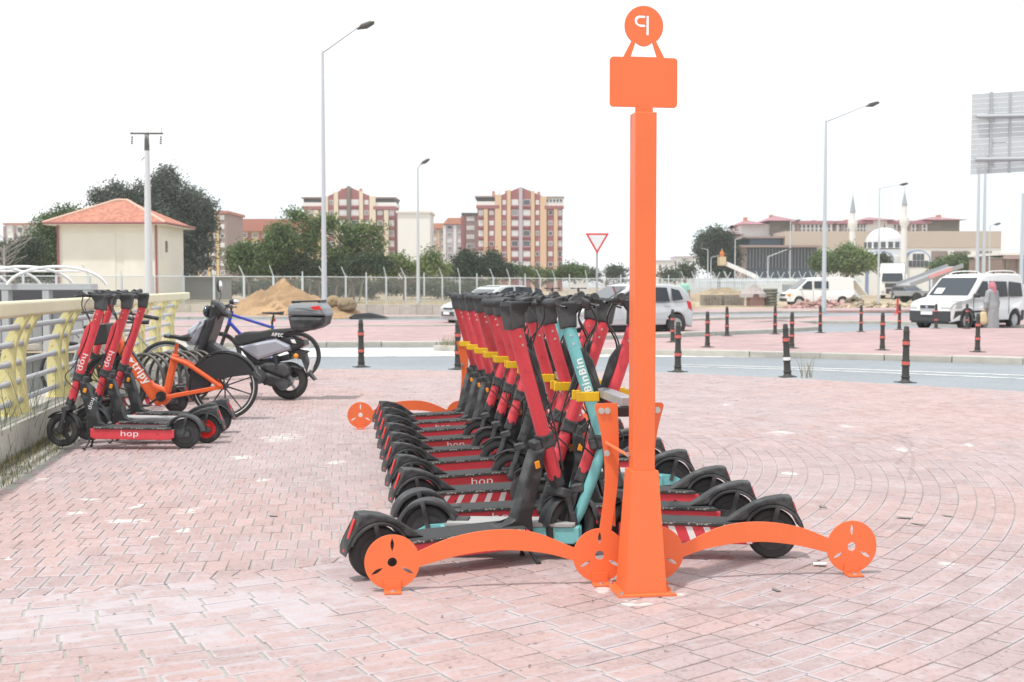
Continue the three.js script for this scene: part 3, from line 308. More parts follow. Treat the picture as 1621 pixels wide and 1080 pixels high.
{
  const deg = Math.PI / 180, gl = 'red scooters clamped in a row along the rack', lab = 'red and black rental scooter clamped among its look-alikes along the orange rack';
  const yaw = [-13, 6, 12, 14, 15, 17, 18, 20, 21, 22];
  CL.forEach((s, i) => { const f = yaw[i] * deg, p = onRack(-0.062 - 0.78 * Math.cos(f), s - 0.78 * Math.sin(f) + rr(-0.02, 0.02)), o = i === 0 ? { col: 'teal', plain: 1 } : i === 1 ? { plain: 1, stemText: 1 } : i === 2 ? { stripes: 1 } : { col: i % 3 ? 'red' : 'red2', worn: i === 4 || i === 5 || i === 7 || i === 9 };
    o.steer = [6, 8, 3, 6, -4, 2, 4, -6, -5, -7][i]; scooter(i === 0 ? 'turquoise scooter with grey tread deck in the clamp nearest the totem' : i === 1 ? 'red scooter with plain round rear mudguard clamped beside the turquoise one' : i === 2 ? 'red scooter with white stripes on its deck clamped in the rack row' : lab, i > 2 ? gl : undefined, o, p.toArray(), TH + f, i === 0 ? 0.3 : rr(-0.3, 0.5), rr(-1.8, 1.8)); });
  scooter('red scooter standing loose on its kickstand behind the arched orange end plate', undefined, { cover: 1, steer: 12 }, [-0.61, 0, -5.29], 26 * deg, 0.8, 3);
  const row = [[0.79, 0.37, 12, { stripes: 1 }, 'red scooter with white deck stripes, its rear wheel showing past the arched plate'], [0.74, 0.8, 10, {}, 'red scooter with worn logo, second from the totem on the side facing the open plaza'], [0.78, 1.3, 8, {}, 'red scooter between the worn one and the turquoise one on the plaza side'], [0.76, 1.98, 6, { col: 'teal', plain: 0 }, 'turquoise scooter on the plaza side of the rack, mudguard beside the totem post'], [0.76, 2.55, 8, {}, null], [0.77, 3.12, 8, {}, null], [0.77, 3.7, 8, {}, null]];
  for (const [x, s, f, o, l] of row) o.steer = -rr(2, 12), scooter(l ?? 'red scooter on the plaza side of the rack, mostly hidden behind the totem', l ? undefined : 'red scooters hidden behind the totem', o, onRack(x, s).toArray(), TH + Math.PI - f * deg, 1.4, rr(-1, 1));
  // the loose group by the railing, all heading for the railing
  scooter('red scooter with hop lettering on neck and deck parked by the yellow railing', undefined, { plain: 1, neckText: 1, stemText: 1, cover: 'red', steer: -8 }, [-2.61, 0, -9.54], Math.PI + 0.02, 1.0, 0);
  scooter('red scooter with a red ring on its rear wheel between two others by the railing', undefined, { redRim: 1, stemText: 1, cover: 'red', steer: 12 }, [-2.52, 0, -9.86], Math.PI - 0.02, 1.2, 0);
  scooter('turquoise scooter squeezed between red ones by the yellow railing', undefined, { col: 'teal' }, [-2.62, 0, -10.2], Math.PI, 1.2, 0);
  scooter('red scooter with tall plain stem parked beside the orange electric bicycle', undefined, { cover: 0, steer: 16 }, [-2.6, 0, -10.55], Math.PI - 0.03, 1.2, 0);
  scooter('red scooter with striped deck standing behind the orange bicycle frame', undefined, { stripes: 1, cover: 0 }, [-3.43, 0, -12.2], Math.PI - 0.05, 1.2, 0);
  for (const [px, l] of [[870, 'far red scooter parked by the road behind the silver sedan'], [912, 'far red scooter parked by the road behind the white hatchback']]) scooter(l, undefined, {}, [X(px, 41), -0.01, -41], 1.4, 0, 0);
}
// ---------- railing on its concrete kerb, canal wall beyond ----------
const rdir = V(-0.16, 0, -1).normalize(), rturn = Math.atan2(-0.16, -1);          // along the railing, away from the camera
const onRail = (u, y, D) => V(railX(D) + u, y, -D);
{
  const k = thing('concrete_kerb', 'weathered concrete kerb carrying the yellow railing along the canal', 'kerb');
  for (let i = 0; i < 12; i++) { const D0 = 1.5 + i * 2, D1 = D0 + 1.985; mesh('kerb_block', boxUV(prep(slab([[railX(D0) - 0.3, D0], [railX(D0) + 0.2, D0], [railX(D1) + 0.2, D1], [railX(D1) - 0.3, D1]], -2.6, 0.235 + rr(-0.006, 0.006)))), kerbM[i % 3], k); }
  const rustT = tex(512, (u, v) => { const n = tn(u, v, 7, 5), f = tn(u, v, 60, 2), w = sm(0.72, 0.78, n * 0.8 + f * 0.24); return [0.9 - 0.45 * w, 0.855 - 0.6 * w, 0.62 - 0.46 * w].map((c) => c * (0.94 + 0.08 * f)); });
  const blade = mat([0.94, 0.94, 0.94], 0.6, 0, { map: rustT }), topM = mat([0.78, 0.72, 0.5], 0.5, 0, { map: grime }), tubeM = mat([0.5, 0.52, 0.56], 0.5, 0.2, { map: grime });
  const r = thing('bridge_railing', 'yellow railing with curved blade posts and five grey tubes on the kerb', 'railing');
  const out = [[-0.07, 0.235], [-0.085, 0.42], [-0.078, 0.62], [-0.035, 0.82], [0.04, 0.98], [0.105, 1.075]], inn = [[0.2, 1.075], [0.135, 0.98], [0.075, 0.85], [0.045, 0.68], [0.05, 0.45], [0.075, 0.235]];
  const cv = (a) => new THREE.CatmullRomCurve3(a.map(([x, y]) => V(x, y, 0))).getPoints(14).map((p) => [p.x, p.y]);
  const bladeG = mg([plate(shp([...cv(out), ...cv(inn)]), 0.05, 0.004)], 3);
  const posts = []; for (let i = 0; i < 8; i++) posts.push(8.0 + 1.72 * i, 8.33 + 1.72 * i);
  for (const D of posts) { const b = mesh('post', bladeG, blade, r), p = onRail(0, 0, D); b.position.copy(p); mesh('foot_plate', bx(-0.1, 0.1, 0.236, 0.246, -0.06, 0.06, 0.002), blade, b); for (const [u, y] of [[0, 0.34], [-0.012, 0.5], [-0.005, 0.66], [0.02, 0.82], [0.075, 0.965]]) mesh('sleeve', disc(0.031, 0.07, u, y, 0, 14), tubeM, b); }
  for (const [u, y] of [[0, 0.34], [-0.012, 0.5], [-0.005, 0.66], [0.02, 0.82], [0.075, 0.965]]) mesh('rail_tube', bar(onRail(u, y, 6).toArray(), onRail(u, y, 20.6).toArray(), 0.024, 0.024, 14), tubeM, r);
  mesh('top_rail', mg([beam(onRail(0.15, 1.115, 6).toArray(), onRail(0.15, 1.115, 21.6).toArray(), 0.13, 0.075, 0.03)]), topM, r);
  // wall across the canal: posts, beam with open bays, sheet panels below, pipe hoops on top
  const w = thing('canal_wall', 'grey panelled wall with open top bays and white pipe hoops across the canal', 'wall'), wd = 26.6, x1 = X(148, wd), wallG = mat([0.5, 0.52, 0.54], 0.85, 0, { map: grime });
  mesh('top_beam', bx(-18, x1, 1.2, 1.34, -wd - 0.3, -wd + 0.1, 0.01), wallG, w); mesh('mid_beam', bx(-18, x1 + 0.02, 0.76, 0.92, -wd - 0.2, -wd + 0.06, 0.01), wallG, w); mesh('back_panel', bx(-18, x1 - 0.1, 0.92, 1.2, -wd - 1.2, -wd - 1.1), mat([0.1, 0.1, 0.11], 0.8), w);
  for (let i = 0; i < 9; i++) mesh('wall_post', bx(x1 - 0.2 - i * 0.9, x1 - 0.05 - i * 0.9, -2.6, 1.2, -wd - 0.15, -wd + 0.09, 0.01), wallG, w);
  const sheet = [0.4, 0.45, 0.36].map((c) => mat([c, c * 1.02, c * 1.06], 0.6, 0.2, { map: grime }));
  for (let i = 0; i < 36; i++) mesh('sheet_panel', bx(x1 - 0.24 - i * 0.226, x1 - 0.03 - i * 0.226, -2.6, 0.755, -wd - 0.14, -wd - 0.02 + rr(-0.03, 0.02)), sheet[i % 3], w);
  for (let i = 0; i < 7; i++) mesh('pipe_hoop', tube(arcPts(0, 0, 1, 12, 168, 12).map(([a, b]) => [x1 - 0.9 - i * 0.75 + a * 0.95, 1.3 + b * 0.52 - 0.1, -wd - 0.3 - 0.5 * a]), 0.035, 24, 8), M.white, w);
  mesh('hoop_rail', bar([-16, 1.62, -wd - 0.6], [x1 - 0.5, 1.62, -wd - 0.6], 0.025), M.white, w);
  struct('canal_bank', slab([[-60, 26.85], [railX(26) + 1, 26.85], [railX(26) + 1, 28.2], [-60, 28.2]], -2.6, -0.11), M.concrete);
  // dry weeds at the kerb's foot and among the posts
  const blades = (n, place, hmin, hmax, cols) => { const p = [], nn = [], c = []; for (let i = 0; i < n; i++) { const b = place(), h = rr(hmin, hmax), a = rr(0, 6.28), w2 = rr(0.0015, 0.004), lx = rr(-0.5, 0.5) * h, lz = rr(-0.5, 0.5) * h, dx = Math.cos(a) * w2, dz = Math.sin(a) * w2, q = cols[Math.floor(rnd() * cols.length)]; const v = [[b[0] - dx, b[1], b[2] - dz], [b[0] + dx, b[1], b[2] + dz], [b[0] + lx * 0.4 + dx * 0.7, b[1] + h * 0.6, b[2] + lz * 0.4 + dz * 0.7], [b[0] + lx * 0.4 - dx * 0.7, b[1] + h * 0.6, b[2] + lz * 0.4 - dz * 0.7], [b[0] + lx, b[1] + h, b[2] + lz]]; for (const [i0, i1, i2] of [[0, 1, 2], [0, 2, 3], [3, 2, 4]]) for (const z of [i0, i1, i2]) { p.push(...v[z]); nn.push(-Math.sin(a), 0.3, Math.cos(a)); c.push(...q); } } const g = new THREE.BufferGeometry(); g.setAttribute('position', new THREE.Float32BufferAttribute(p, 3)); g.setAttribute('normal', new THREE.Float32BufferAttribute(nn, 3)); g.setAttribute('color', new THREE.Float32BufferAttribute(c, 3)); return g; };
  globalThis.bladesOf = blades;
  const weedM = mat([1, 1, 1], 0.9, 0, { vertexColors: true, side: THREE.DoubleSide }), straw = [[0.3, 0.24, 0.13], [0.36, 0.3, 0.18], [0.2, 0.2, 0.09], [0.12, 0.16, 0.06]];
  tag(mesh('dry_weeds', blades(2600, () => { const D = rr(7.5, 13), t = rnd(); return [railX(D) + 0.2 + 0.3 * t * t, -0.006, -D]; }, 0.015, 0.07, straw), weedM), 'dry straw-coloured weeds along the foot of the kerb', 'weeds', null, 'stuff');
  tag(mesh('wire_weeds', blades(260, () => { const D = rr(8, 10.6); return [railX(D) + rr(-0.1, 0.26), rnd() < 0.5 ? 0.0 : 0.23, -D]; }, 0.12, 0.55, [[0.2, 0.21, 0.13], [0.13, 0.17, 0.08]]), weedM), 'thin wiry green weeds growing on the kerb around the railing posts', 'weeds', null, 'stuff');
  tag(mesh('grass_tuft', blades(34, () => { const p = gp(1277 + rr(-9, 9), 597 + rr(-1, 1)); return [p.x, -0.01, p.z]; }, 0.1, 0.42, straw), weedM), 'thin dry grass tuft between two bollards at the plaza edge', 'grass');
  tag(mesh('grass_tuft', blades(160, () => { const p = gp(715 + rr(-18, 10), 547 + rr(-1, 1)); return [p.x, -0.02, p.z]; }, 0.05, 0.3, straw), weedM), 'low dry grass tuft on the pointed tip of the traffic island', 'grass');
  const litterG = (w2, d2) => plate([[-w2, -d2], [w2 * 0.6, -d2 * 1.1], [w2, d2 * 0.4], [w2 * 0.2, d2], [-w2 * 0.8, d2 * 0.7]], 0.0025, 0.0005).rotateX(-Math.PI / 2 + 0.03);
  const lit = mesh('paper_scrap', litterG(0.035, 0.02), M.white); lit.position.copy(gp(1298, 896)).y = 0.012; tag(lit, 'crumpled white paper scrap behind the arched plate, near its outer wheel disc', 'litter');
  for (const [a, b, w2] of [[1432, 821, 0.045], [1452, 831, 0.04], [1499, 818, 0.035], [1302, 803, 0.05], [1228, 935, 0.03], [432, 818, 0.03]]) { const q = mesh('flattened_leaf', litterG(w2, w2 * 0.35), mat([0.22, 0.21, 0.19], 0.9)); q.position.copy(gp(a, b)).y = 0.005; q.rotation.y = rr(0, 3); tag(q, 'small dark flattened leaf lying on the paving', 'leaf', 'leaves on the paving'); }
  const l2 = mesh('plastic_scrap', litterG(0.06, 0.04), M.white); l2.position.copy(gp(44, 683)).y = 0.03; tag(l2, 'white plastic scrap lying in the weeds below the railing', 'litter');
}
// ---------- orange electric bicycle ----------
function bikeWheel(parent, cx, r, spokes, thick, rimM = M.blackGloss) { const w = new THREE.Group(); w.name = 'wheel'; parent.add(w); mesh('tyre', mg([ring(r - 0.02, 0.021, cx, r, 0, 56, 10)], 3), M.tyre, w); mesh('rim', mg([ring(r - 0.05, 0.013, cx, r, 0, 56, 8), disc(0.032, 0.1, cx, r, 0, 16)], 3), rimM, w);
  for (let i = 0; i < spokes; i++) { const a = i / spokes * 6.2832 + 0.3; mesh('spoke', bar([cx + 0.02 * Math.cos(a), r + 0.02 * Math.sin(a), i % 2 ? 0.02 : -0.02], [cx + (r - 0.055) * Math.cos(a), r + (r - 0.055) * Math.sin(a), 0], thick, thick * 0.8, 6), rimM, w); } return w; }
{
  const D = 11.6, b = thing('electric_bicycle', 'orange step-through electric bicycle with tripy lettering and black rear wheel cover', 'bicycle', [X(354, D), 0, -D], Math.PI), r = 0.325;
  bikeWheel(b, 0, r, 10, 0.008); bikeWheel(b, 1.08, r, 10, 0.008);
  const refl = mat([0.75, 0.75, 0.75], 0.4); mesh('reflector_band', mg([ring(r - 0.036, 0.005, 0, r, 0.019, 56, 6), ring(r - 0.036, 0.005, 0, r, -0.019, 56, 6)]), refl, b);
  const fr = mesh('frame', mg([plate([[0.52, 0.2], [0.56, 0.15], [0.66, 0.14], [0.72, 0.2], [1.12, 0.8], [1.04, 0.87], [0.98, 0.78], [0.68, 0.35], [0.56, 0.3]], 0.085, 0.02), beam([0.56, 0.26, 0], [0.47, 0.64, 0], 0.07, 0.06, 0.02), bar([0.475, 0.62, 0], [0.455, 0.74, 0], 0.018), tube([[0.5, 0.6, 0.03], [0.36, 0.55, 0.05], [0.2, 0.45, 0.06], [0.02, r, 0.065]], 0.022, 20, 10), tube([[0.5, 0.6, -0.03], [0.36, 0.55, -0.05], [0.2, 0.45, -0.06], [0.02, r, -0.065]], 0.022, 20, 10), beam([0.56, 0.22, 0.05], [0, r, 0.065], 0.04, 0.026, 0.008), beam([0.56, 0.22, -0.05], [0, r, -0.065], 0.04, 0.026, 0.008), beam([1.04, 0.72, 0], [0.99, 0.95, 0], 0.06, 0.06, 0.02)], 2), mat([0.82, 0.13, 0.035], 0.4, 0, { map: scuffs }), b);
  mesh('battery', beam([0.73, 0.36, 0], [0.98, 0.74, 0], 0.05, 0.06, 0.012).translate(-0.012, 0.01, 0), M.blackGloss, b);
  { const da = Math.atan2(0.6, 0.42), g = text('tripy', 0.072, 0.002, font); const q = g.rotateY(Math.PI).rotateZ(da - 0.0).translate(0.80, 0.45, -0.0425); mesh('lettering', q, M.white, fr); const bird = plate(shp([[-0.035, 0.012], [-0.012, 0.022], [0.006, 0.01], [0.03, 0.022], [0.018, -0.004], [-0.004, -0.02], [-0.02, -0.006]]), 0.002, 0).rotateY(Math.PI).rotateZ(da).translate(0.885, 0.575, -0.0435); mesh('emblem', bird, M.white, fr); }
  // cover disc over the upper part of the rear wheel, cut back behind the hub
  mesh('wheel_cover', mg([1, -1].map((s) => plate([...arcPts(0, r, r - 0.012, 196, 22, 30), [0.14, r + 0.1], ...arcPts(0, r, 0.17, 20, 60, 6).map(([x, y]) => [-x + 0.02, y]).slice(0, 2), [-0.1, r + 0.06], [-0.2, r - 0.06]].map(([x, y]) => [-x, y]), 0.004, 0.001, s * 0.036))), M.blackGloss, b);
  mesh('rear_fender', mg([plate([...arcPts(0, r, r + 0.022, 200, 20, 26), ...arcPts(0, r, r + 0.008, 20, 200, 26)].map(([x, y]) => [-x, y]), 0.07, 0.003), box(0.09, 0.05, 0.06, -0.31, 0.43, 0, 0.01, [0, 0, 0.7])]), M.black, b);
  const sd = mesh('saddle', mg([plate(shp([[0.52, 0.82], [0.42, 0.815], [0.33, 0.835], [0.31, 0.8], [0.34, 0.755], [0.4, 0.765], [0.5, 0.795], [0.56, 0.8]]), 0.13, 0.03)]), M.blackGloss, b); mesh('saddle_nose', beam([0.42, 0.8, 0], [0.58, 0.812, 0], 0.035, 0.055, 0.015), M.blackGloss, sd);
  mesh('crank', mg([disc(0.05, 0.13, 0.6, 0.23, 0, 18), beam([0.6, 0.23, 0.08], [0.47, 0.3, 0.085], 0.022, 0.014, 0.004), beam([0.6, 0.23, -0.08], [0.72, 0.15, -0.085], 0.022, 0.014, 0.004), box(0.08, 0.02, 0.07, 0.46, 0.3, 0.12, 0.004), box(0.08, 0.02, 0.07, 0.73, 0.15, -0.12, 0.004)]), M.blackGloss, b);
  mesh('fork', mg([beam([1.03, 0.75, 0.055], [1.08, r, 0.055], 0.035, 0.026, 0.008), beam([1.03, 0.75, -0.055], [1.08, r, -0.055], 0.035, 0.026, 0.008), box(0.07, 0.05, 0.15, 1.035, 0.74, 0, 0.01)]), M.black, b);
  const hb = mesh('handlebar', mg([beam([0.99, 0.95, 0], [0.97, 1.03, 0], 0.04, 0.04, 0.01), tube([[0.72, 0.97, 0.31], [0.86, 1.0, 0.26], [0.97, 1.03, 0.1], [0.98, 1.03, 0], [0.97, 1.03, -0.1], [0.86, 1.0, -0.26], [0.72, 0.97, -0.31]], 0.012, 32, 8)]), M.blackGloss, b); for (const s of [1, -1]) mesh('grip', bar([0.86, 1.0, s * 0.265], [0.72, 0.97, s * 0.312], 0.019, 0.019, 12), M.black, hb);
  mesh('front_carrier', mg([box(0.22, 0.2, 0.3, 1.19, 0.83, 0, 0.015, [0, 0, -0.1])]), M.blackGloss, b);
}
// ---------- motor scooter ----------
{
  const D = 13.65, zm = (a, c) => [(187 - a / 4.32) / 139, (203 - c / 4.32) / 139], Z = (l) => l.map(([a, c]) => zm(a, c));
  const b = thing('motor_scooter', 'silver motor scooter with black seat and grey top box parked by the orange bicycle', 'motor scooter', [X(457, D), 0, -D], Math.PI - 0.1);
  const wheel = (cx, r) => { const w = new THREE.Group(); w.name = 'wheel'; b.add(w); mesh('tyre', mg([ring(r - 0.05, 0.052, cx, r, 0, 40, 12)], 3), M.tyre, w); mesh('rim', mg([ring(r - 0.088, 0.014, cx, r, 0, 32, 8), disc(0.045, 0.1, cx, r, 0, 16), ...[...Array(5)].map((_, i) => beam([0, 0.03, 0], [0, r - 0.09, 0], 0.03, 0.03, 0.006).rotateZ(i * 1.2566).translate(cx, r, 0))]), M.galv, w); };
  wheel(0, 0.215); wheel(1.27, 0.215);
  const sil = new THREE.MeshPhysicalMaterial({ color: C(0.42, 0.44, 0.5), roughness: 0.4, metalness: 0.4, clearcoat: 0.5 }), blk = M.blackGloss;
  const body = mesh('tail_fairing', mg([plate(shp(Z([[470, 510], [640, 470], [740, 452], [838, 500], [842, 530], [720, 572], [610, 606], [560, 575]])), 0.27, 0.04)], 2), sil, b);
  mesh('tail_trim', mg([plate(shp(Z([[740, 450], [850, 440], [930, 470], [935, 500], [880, 530], [838, 535], [842, 500]])), 0.24, 0.03)]), blk, body); { const g = text('APEC', 0.04, 0.002, font).rotateY(Math.PI).rotateZ(0.1); const [sx, sy] = zm(752, 430); mesh('lettering', g.translate(sx, sy, -0.137), M.white, body); }
  mesh('seat', mg([plate(shp(Z([[440, 470], [452, 438], [520, 412], [600, 412], [700, 395], [820, 388], [850, 404], [760, 446], [640, 466], [560, 490], [480, 506], [448, 495]])), 0.27, 0.022)], 2), M.matBlack, b);
  mesh('underbody', mg([plate(Z([[460, 510], [560, 580], [610, 606], [700, 590], [820, 560], [835, 600], [640, 640], [560, 640], [500, 560]]), 0.16, 0.02), plate(Z([[180, 520], [260, 480], [470, 600], [580, 640], [580, 700], [300, 700], [190, 640]]), 0.24, 0.03)]), blk, b);
  const en = mesh('engine', mg([plate(shp(Z([[565, 680], [600, 665], [700, 690], [820, 735], [835, 770], [800, 795], [690, 780], [585, 740]])), 0.2, 0.03, -0.06), disc(0.085, 0.03, ...zm(625, 712), -0.165, 24), disc(0.07, 0.03, ...zm(790, 765), -0.165, 24)], 2), M.black, b);
  mesh('air_box', mg([plate(shp(Z([[615, 640], [660, 620], [800, 618], [832, 650], [835, 700], [800, 725], [640, 672]])), 0.12, 0.03, -0.09)]), M.black, en); mesh('exhaust', bar([...zm(600, 760), 0.14], [...zm(860, 700), 0.15], 0.05, 0.06, 16), M.darkSteel, en);
  mesh('shock', mg([bar([...zm(735, 560), -0.12], [...zm(750, 690), -0.12], 0.02), ...[...Array(7)].map((_, i) => new THREE.TorusGeometry(0.03, 0.007, 6, 14).rotateX(Math.PI / 2).translate(...zm(737 + i * 2, 575 + i * 13), -0.12))]), blk, b);
  const rf = mesh('rear_mudguard', mg([plate(shp(Z([[800, 545], [870, 530], [952, 545], [930, 560], [960, 690], [998, 740], [985, 745], [940, 700], [900, 600], [850, 590]])), 0.12, 0.015), plate(shp(Z([[720, 690], [780, 648], [850, 640], [905, 660], [900, 672], [850, 656], [785, 664], [730, 700]])), 0.14, 0.01)]), M.black, b);
  mesh('plate', box(0.006, 0.15, 0.2, ...zm(952, 640), 0, 0.002, [0, 0, 0.28]).translate(-0.02, 0, 0), M.white, rf);
  for (const s of [-1, 1]) mesh('indicator', new THREE.SphereGeometry(0.03, 14, 10).scale(1, 1, 0.6).translate(...zm(873, 575), s * 0.1), M.amber, b);
  mesh('tail_light', mg([plate(shp(Z([[870, 465], [905, 452], [930, 490], [915, 515], [880, 490]])), 0.18, 0.02)]), M.redLamp, b); mesh('rear_lens', plate(shp(Z([[838, 462], [868, 462], [880, 490], [850, 486]])), 0.245, 0.004), M.white, b);
  mesh('leg_shield', mg([plate(shp(Z([[252, 318], [262, 330], [205, 470], [180, 505], [120, 505], [95, 470], [130, 390], [200, 345]])), 0.36, 0.06)], 2), sil, b);
  mesh('inner_shield', mg([plate(shp(Z([[262, 330], [330, 300], [300, 400], [230, 560], [190, 540], [205, 470]])), 0.34, 0.03)]), blk, b);
  const hd = mesh('headset', mg([plate(shp(Z([[275, 195], [330, 215], [395, 290], [390, 320], [350, 305], [300, 360], [255, 320], [265, 260]])), 0.2, 0.04)]), blk, b); mesh('headlight', new THREE.SphereGeometry(0.09, 18, 12).scale(0.5, 0.8, 1).translate(...zm(235, 275), 0), M.glass, hd);
  mesh('handlebar', mg([tube([[...zm(335, 245), -0.33], [...zm(310, 240), -0.2], [...zm(300, 230), 0], [...zm(310, 240), 0.2], [...zm(335, 245), 0.33]], 0.016, 24, 8), bar([...zm(332, 244), -0.35], [...zm(322, 242), -0.22], 0.022), bar([...zm(332, 244), 0.35], [...zm(322, 242), 0.22], 0.022)]), blk, b);
  for (const [a, c, s, ms] of [[258, 100, 0.3, 1], [485, 206, -0.3, -1]]) { const m = mesh('mirror', new THREE.SphereGeometry(0.06, 16, 12).scale(s > 0 ? 0.55 : 1, s > 0 ? 1.2 : 0.55, 0.4).translate(...zm(a, c), s), M.blackGloss, b); mesh('mirror_glass', new THREE.SphereGeometry(0.054, 16, 12).scale(s > 0 ? 0.5 : 1, s > 0 ? 1.2 : 0.52, 0.3).translate(zm(a, c)[0] - 0.012, zm(a, c)[1], s - 0.008), M.chrome, m); mesh('mirror_stalk', tube(s > 0 ? [[...zm(272, 210), 0.2], [...zm(275, 170), 0.26], [...zm(262, 120), 0.3]] : [[...zm(400, 262), -0.2], [...zm(430, 232), -0.26], [...zm(465, 214), -0.3]], 0.007, 12, 6), M.blackGloss, m); void ms; }
  mesh('fork', mg([beam([...zm(200, 500), 0.08], [1.27, 0.215, 0.08], 0.045, 0.045, 0.01), beam([...zm(200, 500), -0.08], [1.27, 0.215, -0.08], 0.045, 0.045, 0.01)]), M.galv, b); mesh('front_mudguard', mg([plate([...arcPts(1.27, 0.215, 0.25, 20, 170, 16), ...arcPts(1.27, 0.215, 0.235, 170, 20, 16)], 0.14, 0.005)]), sil, b);
  mesh('stand', mg([beam([0.42, 0.2, -0.1], [0.36, 0.0, -0.16], 0.025, 0.02, 0.004)]), blk, b); mesh('grab_rail', mg([beam([...zm(700, 450), 0.1], [...zm(930, 400), 0.1], 0.03, 0.03, 0.006), beam([...zm(700, 450), -0.1], [...zm(930, 400), -0.1], 0.03, 0.03, 0.006)]), blk, b);
  const tb = mesh('top_box', mg([plate(shp(Z([[830, 303], [1090, 303], [1075, 358], [1030, 385], [960, 404], [862, 402], [845, 380]])), 0.4, 0.05)], 2), M.black, b); mesh('box_lid', mg([plate(shp(Z([[832, 300], [826, 262], [838, 228], [880, 216], [1050, 214], [1082, 250], [1096, 288], [1092, 302]])), 0.41, 0.05)], 2), mat([0.23, 0.25, 0.27], 0.45), tb);
  mesh('luggage_bars', mg([0.12, 0, -0.12].map((z) => beam([...zm(850, 206), z], [...zm(1052, 200), z], 0.02, 0.04, 0.006)).concat([860, 1040].map((a) => box(0.03, 0.03, 0.28, ...zm(a, 208), 0, 0.006)))), blk, tb); mesh('red_reflector', plate(shp(Z([[990, 238], [1050, 232], [1072, 258], [1020, 264]])), 0.412, 0.004), M.redLamp, tb); mesh('lock', box(0.05, 0.07, 0.1, ...zm(828, 258), 0, 0.01), blk, tb);
}
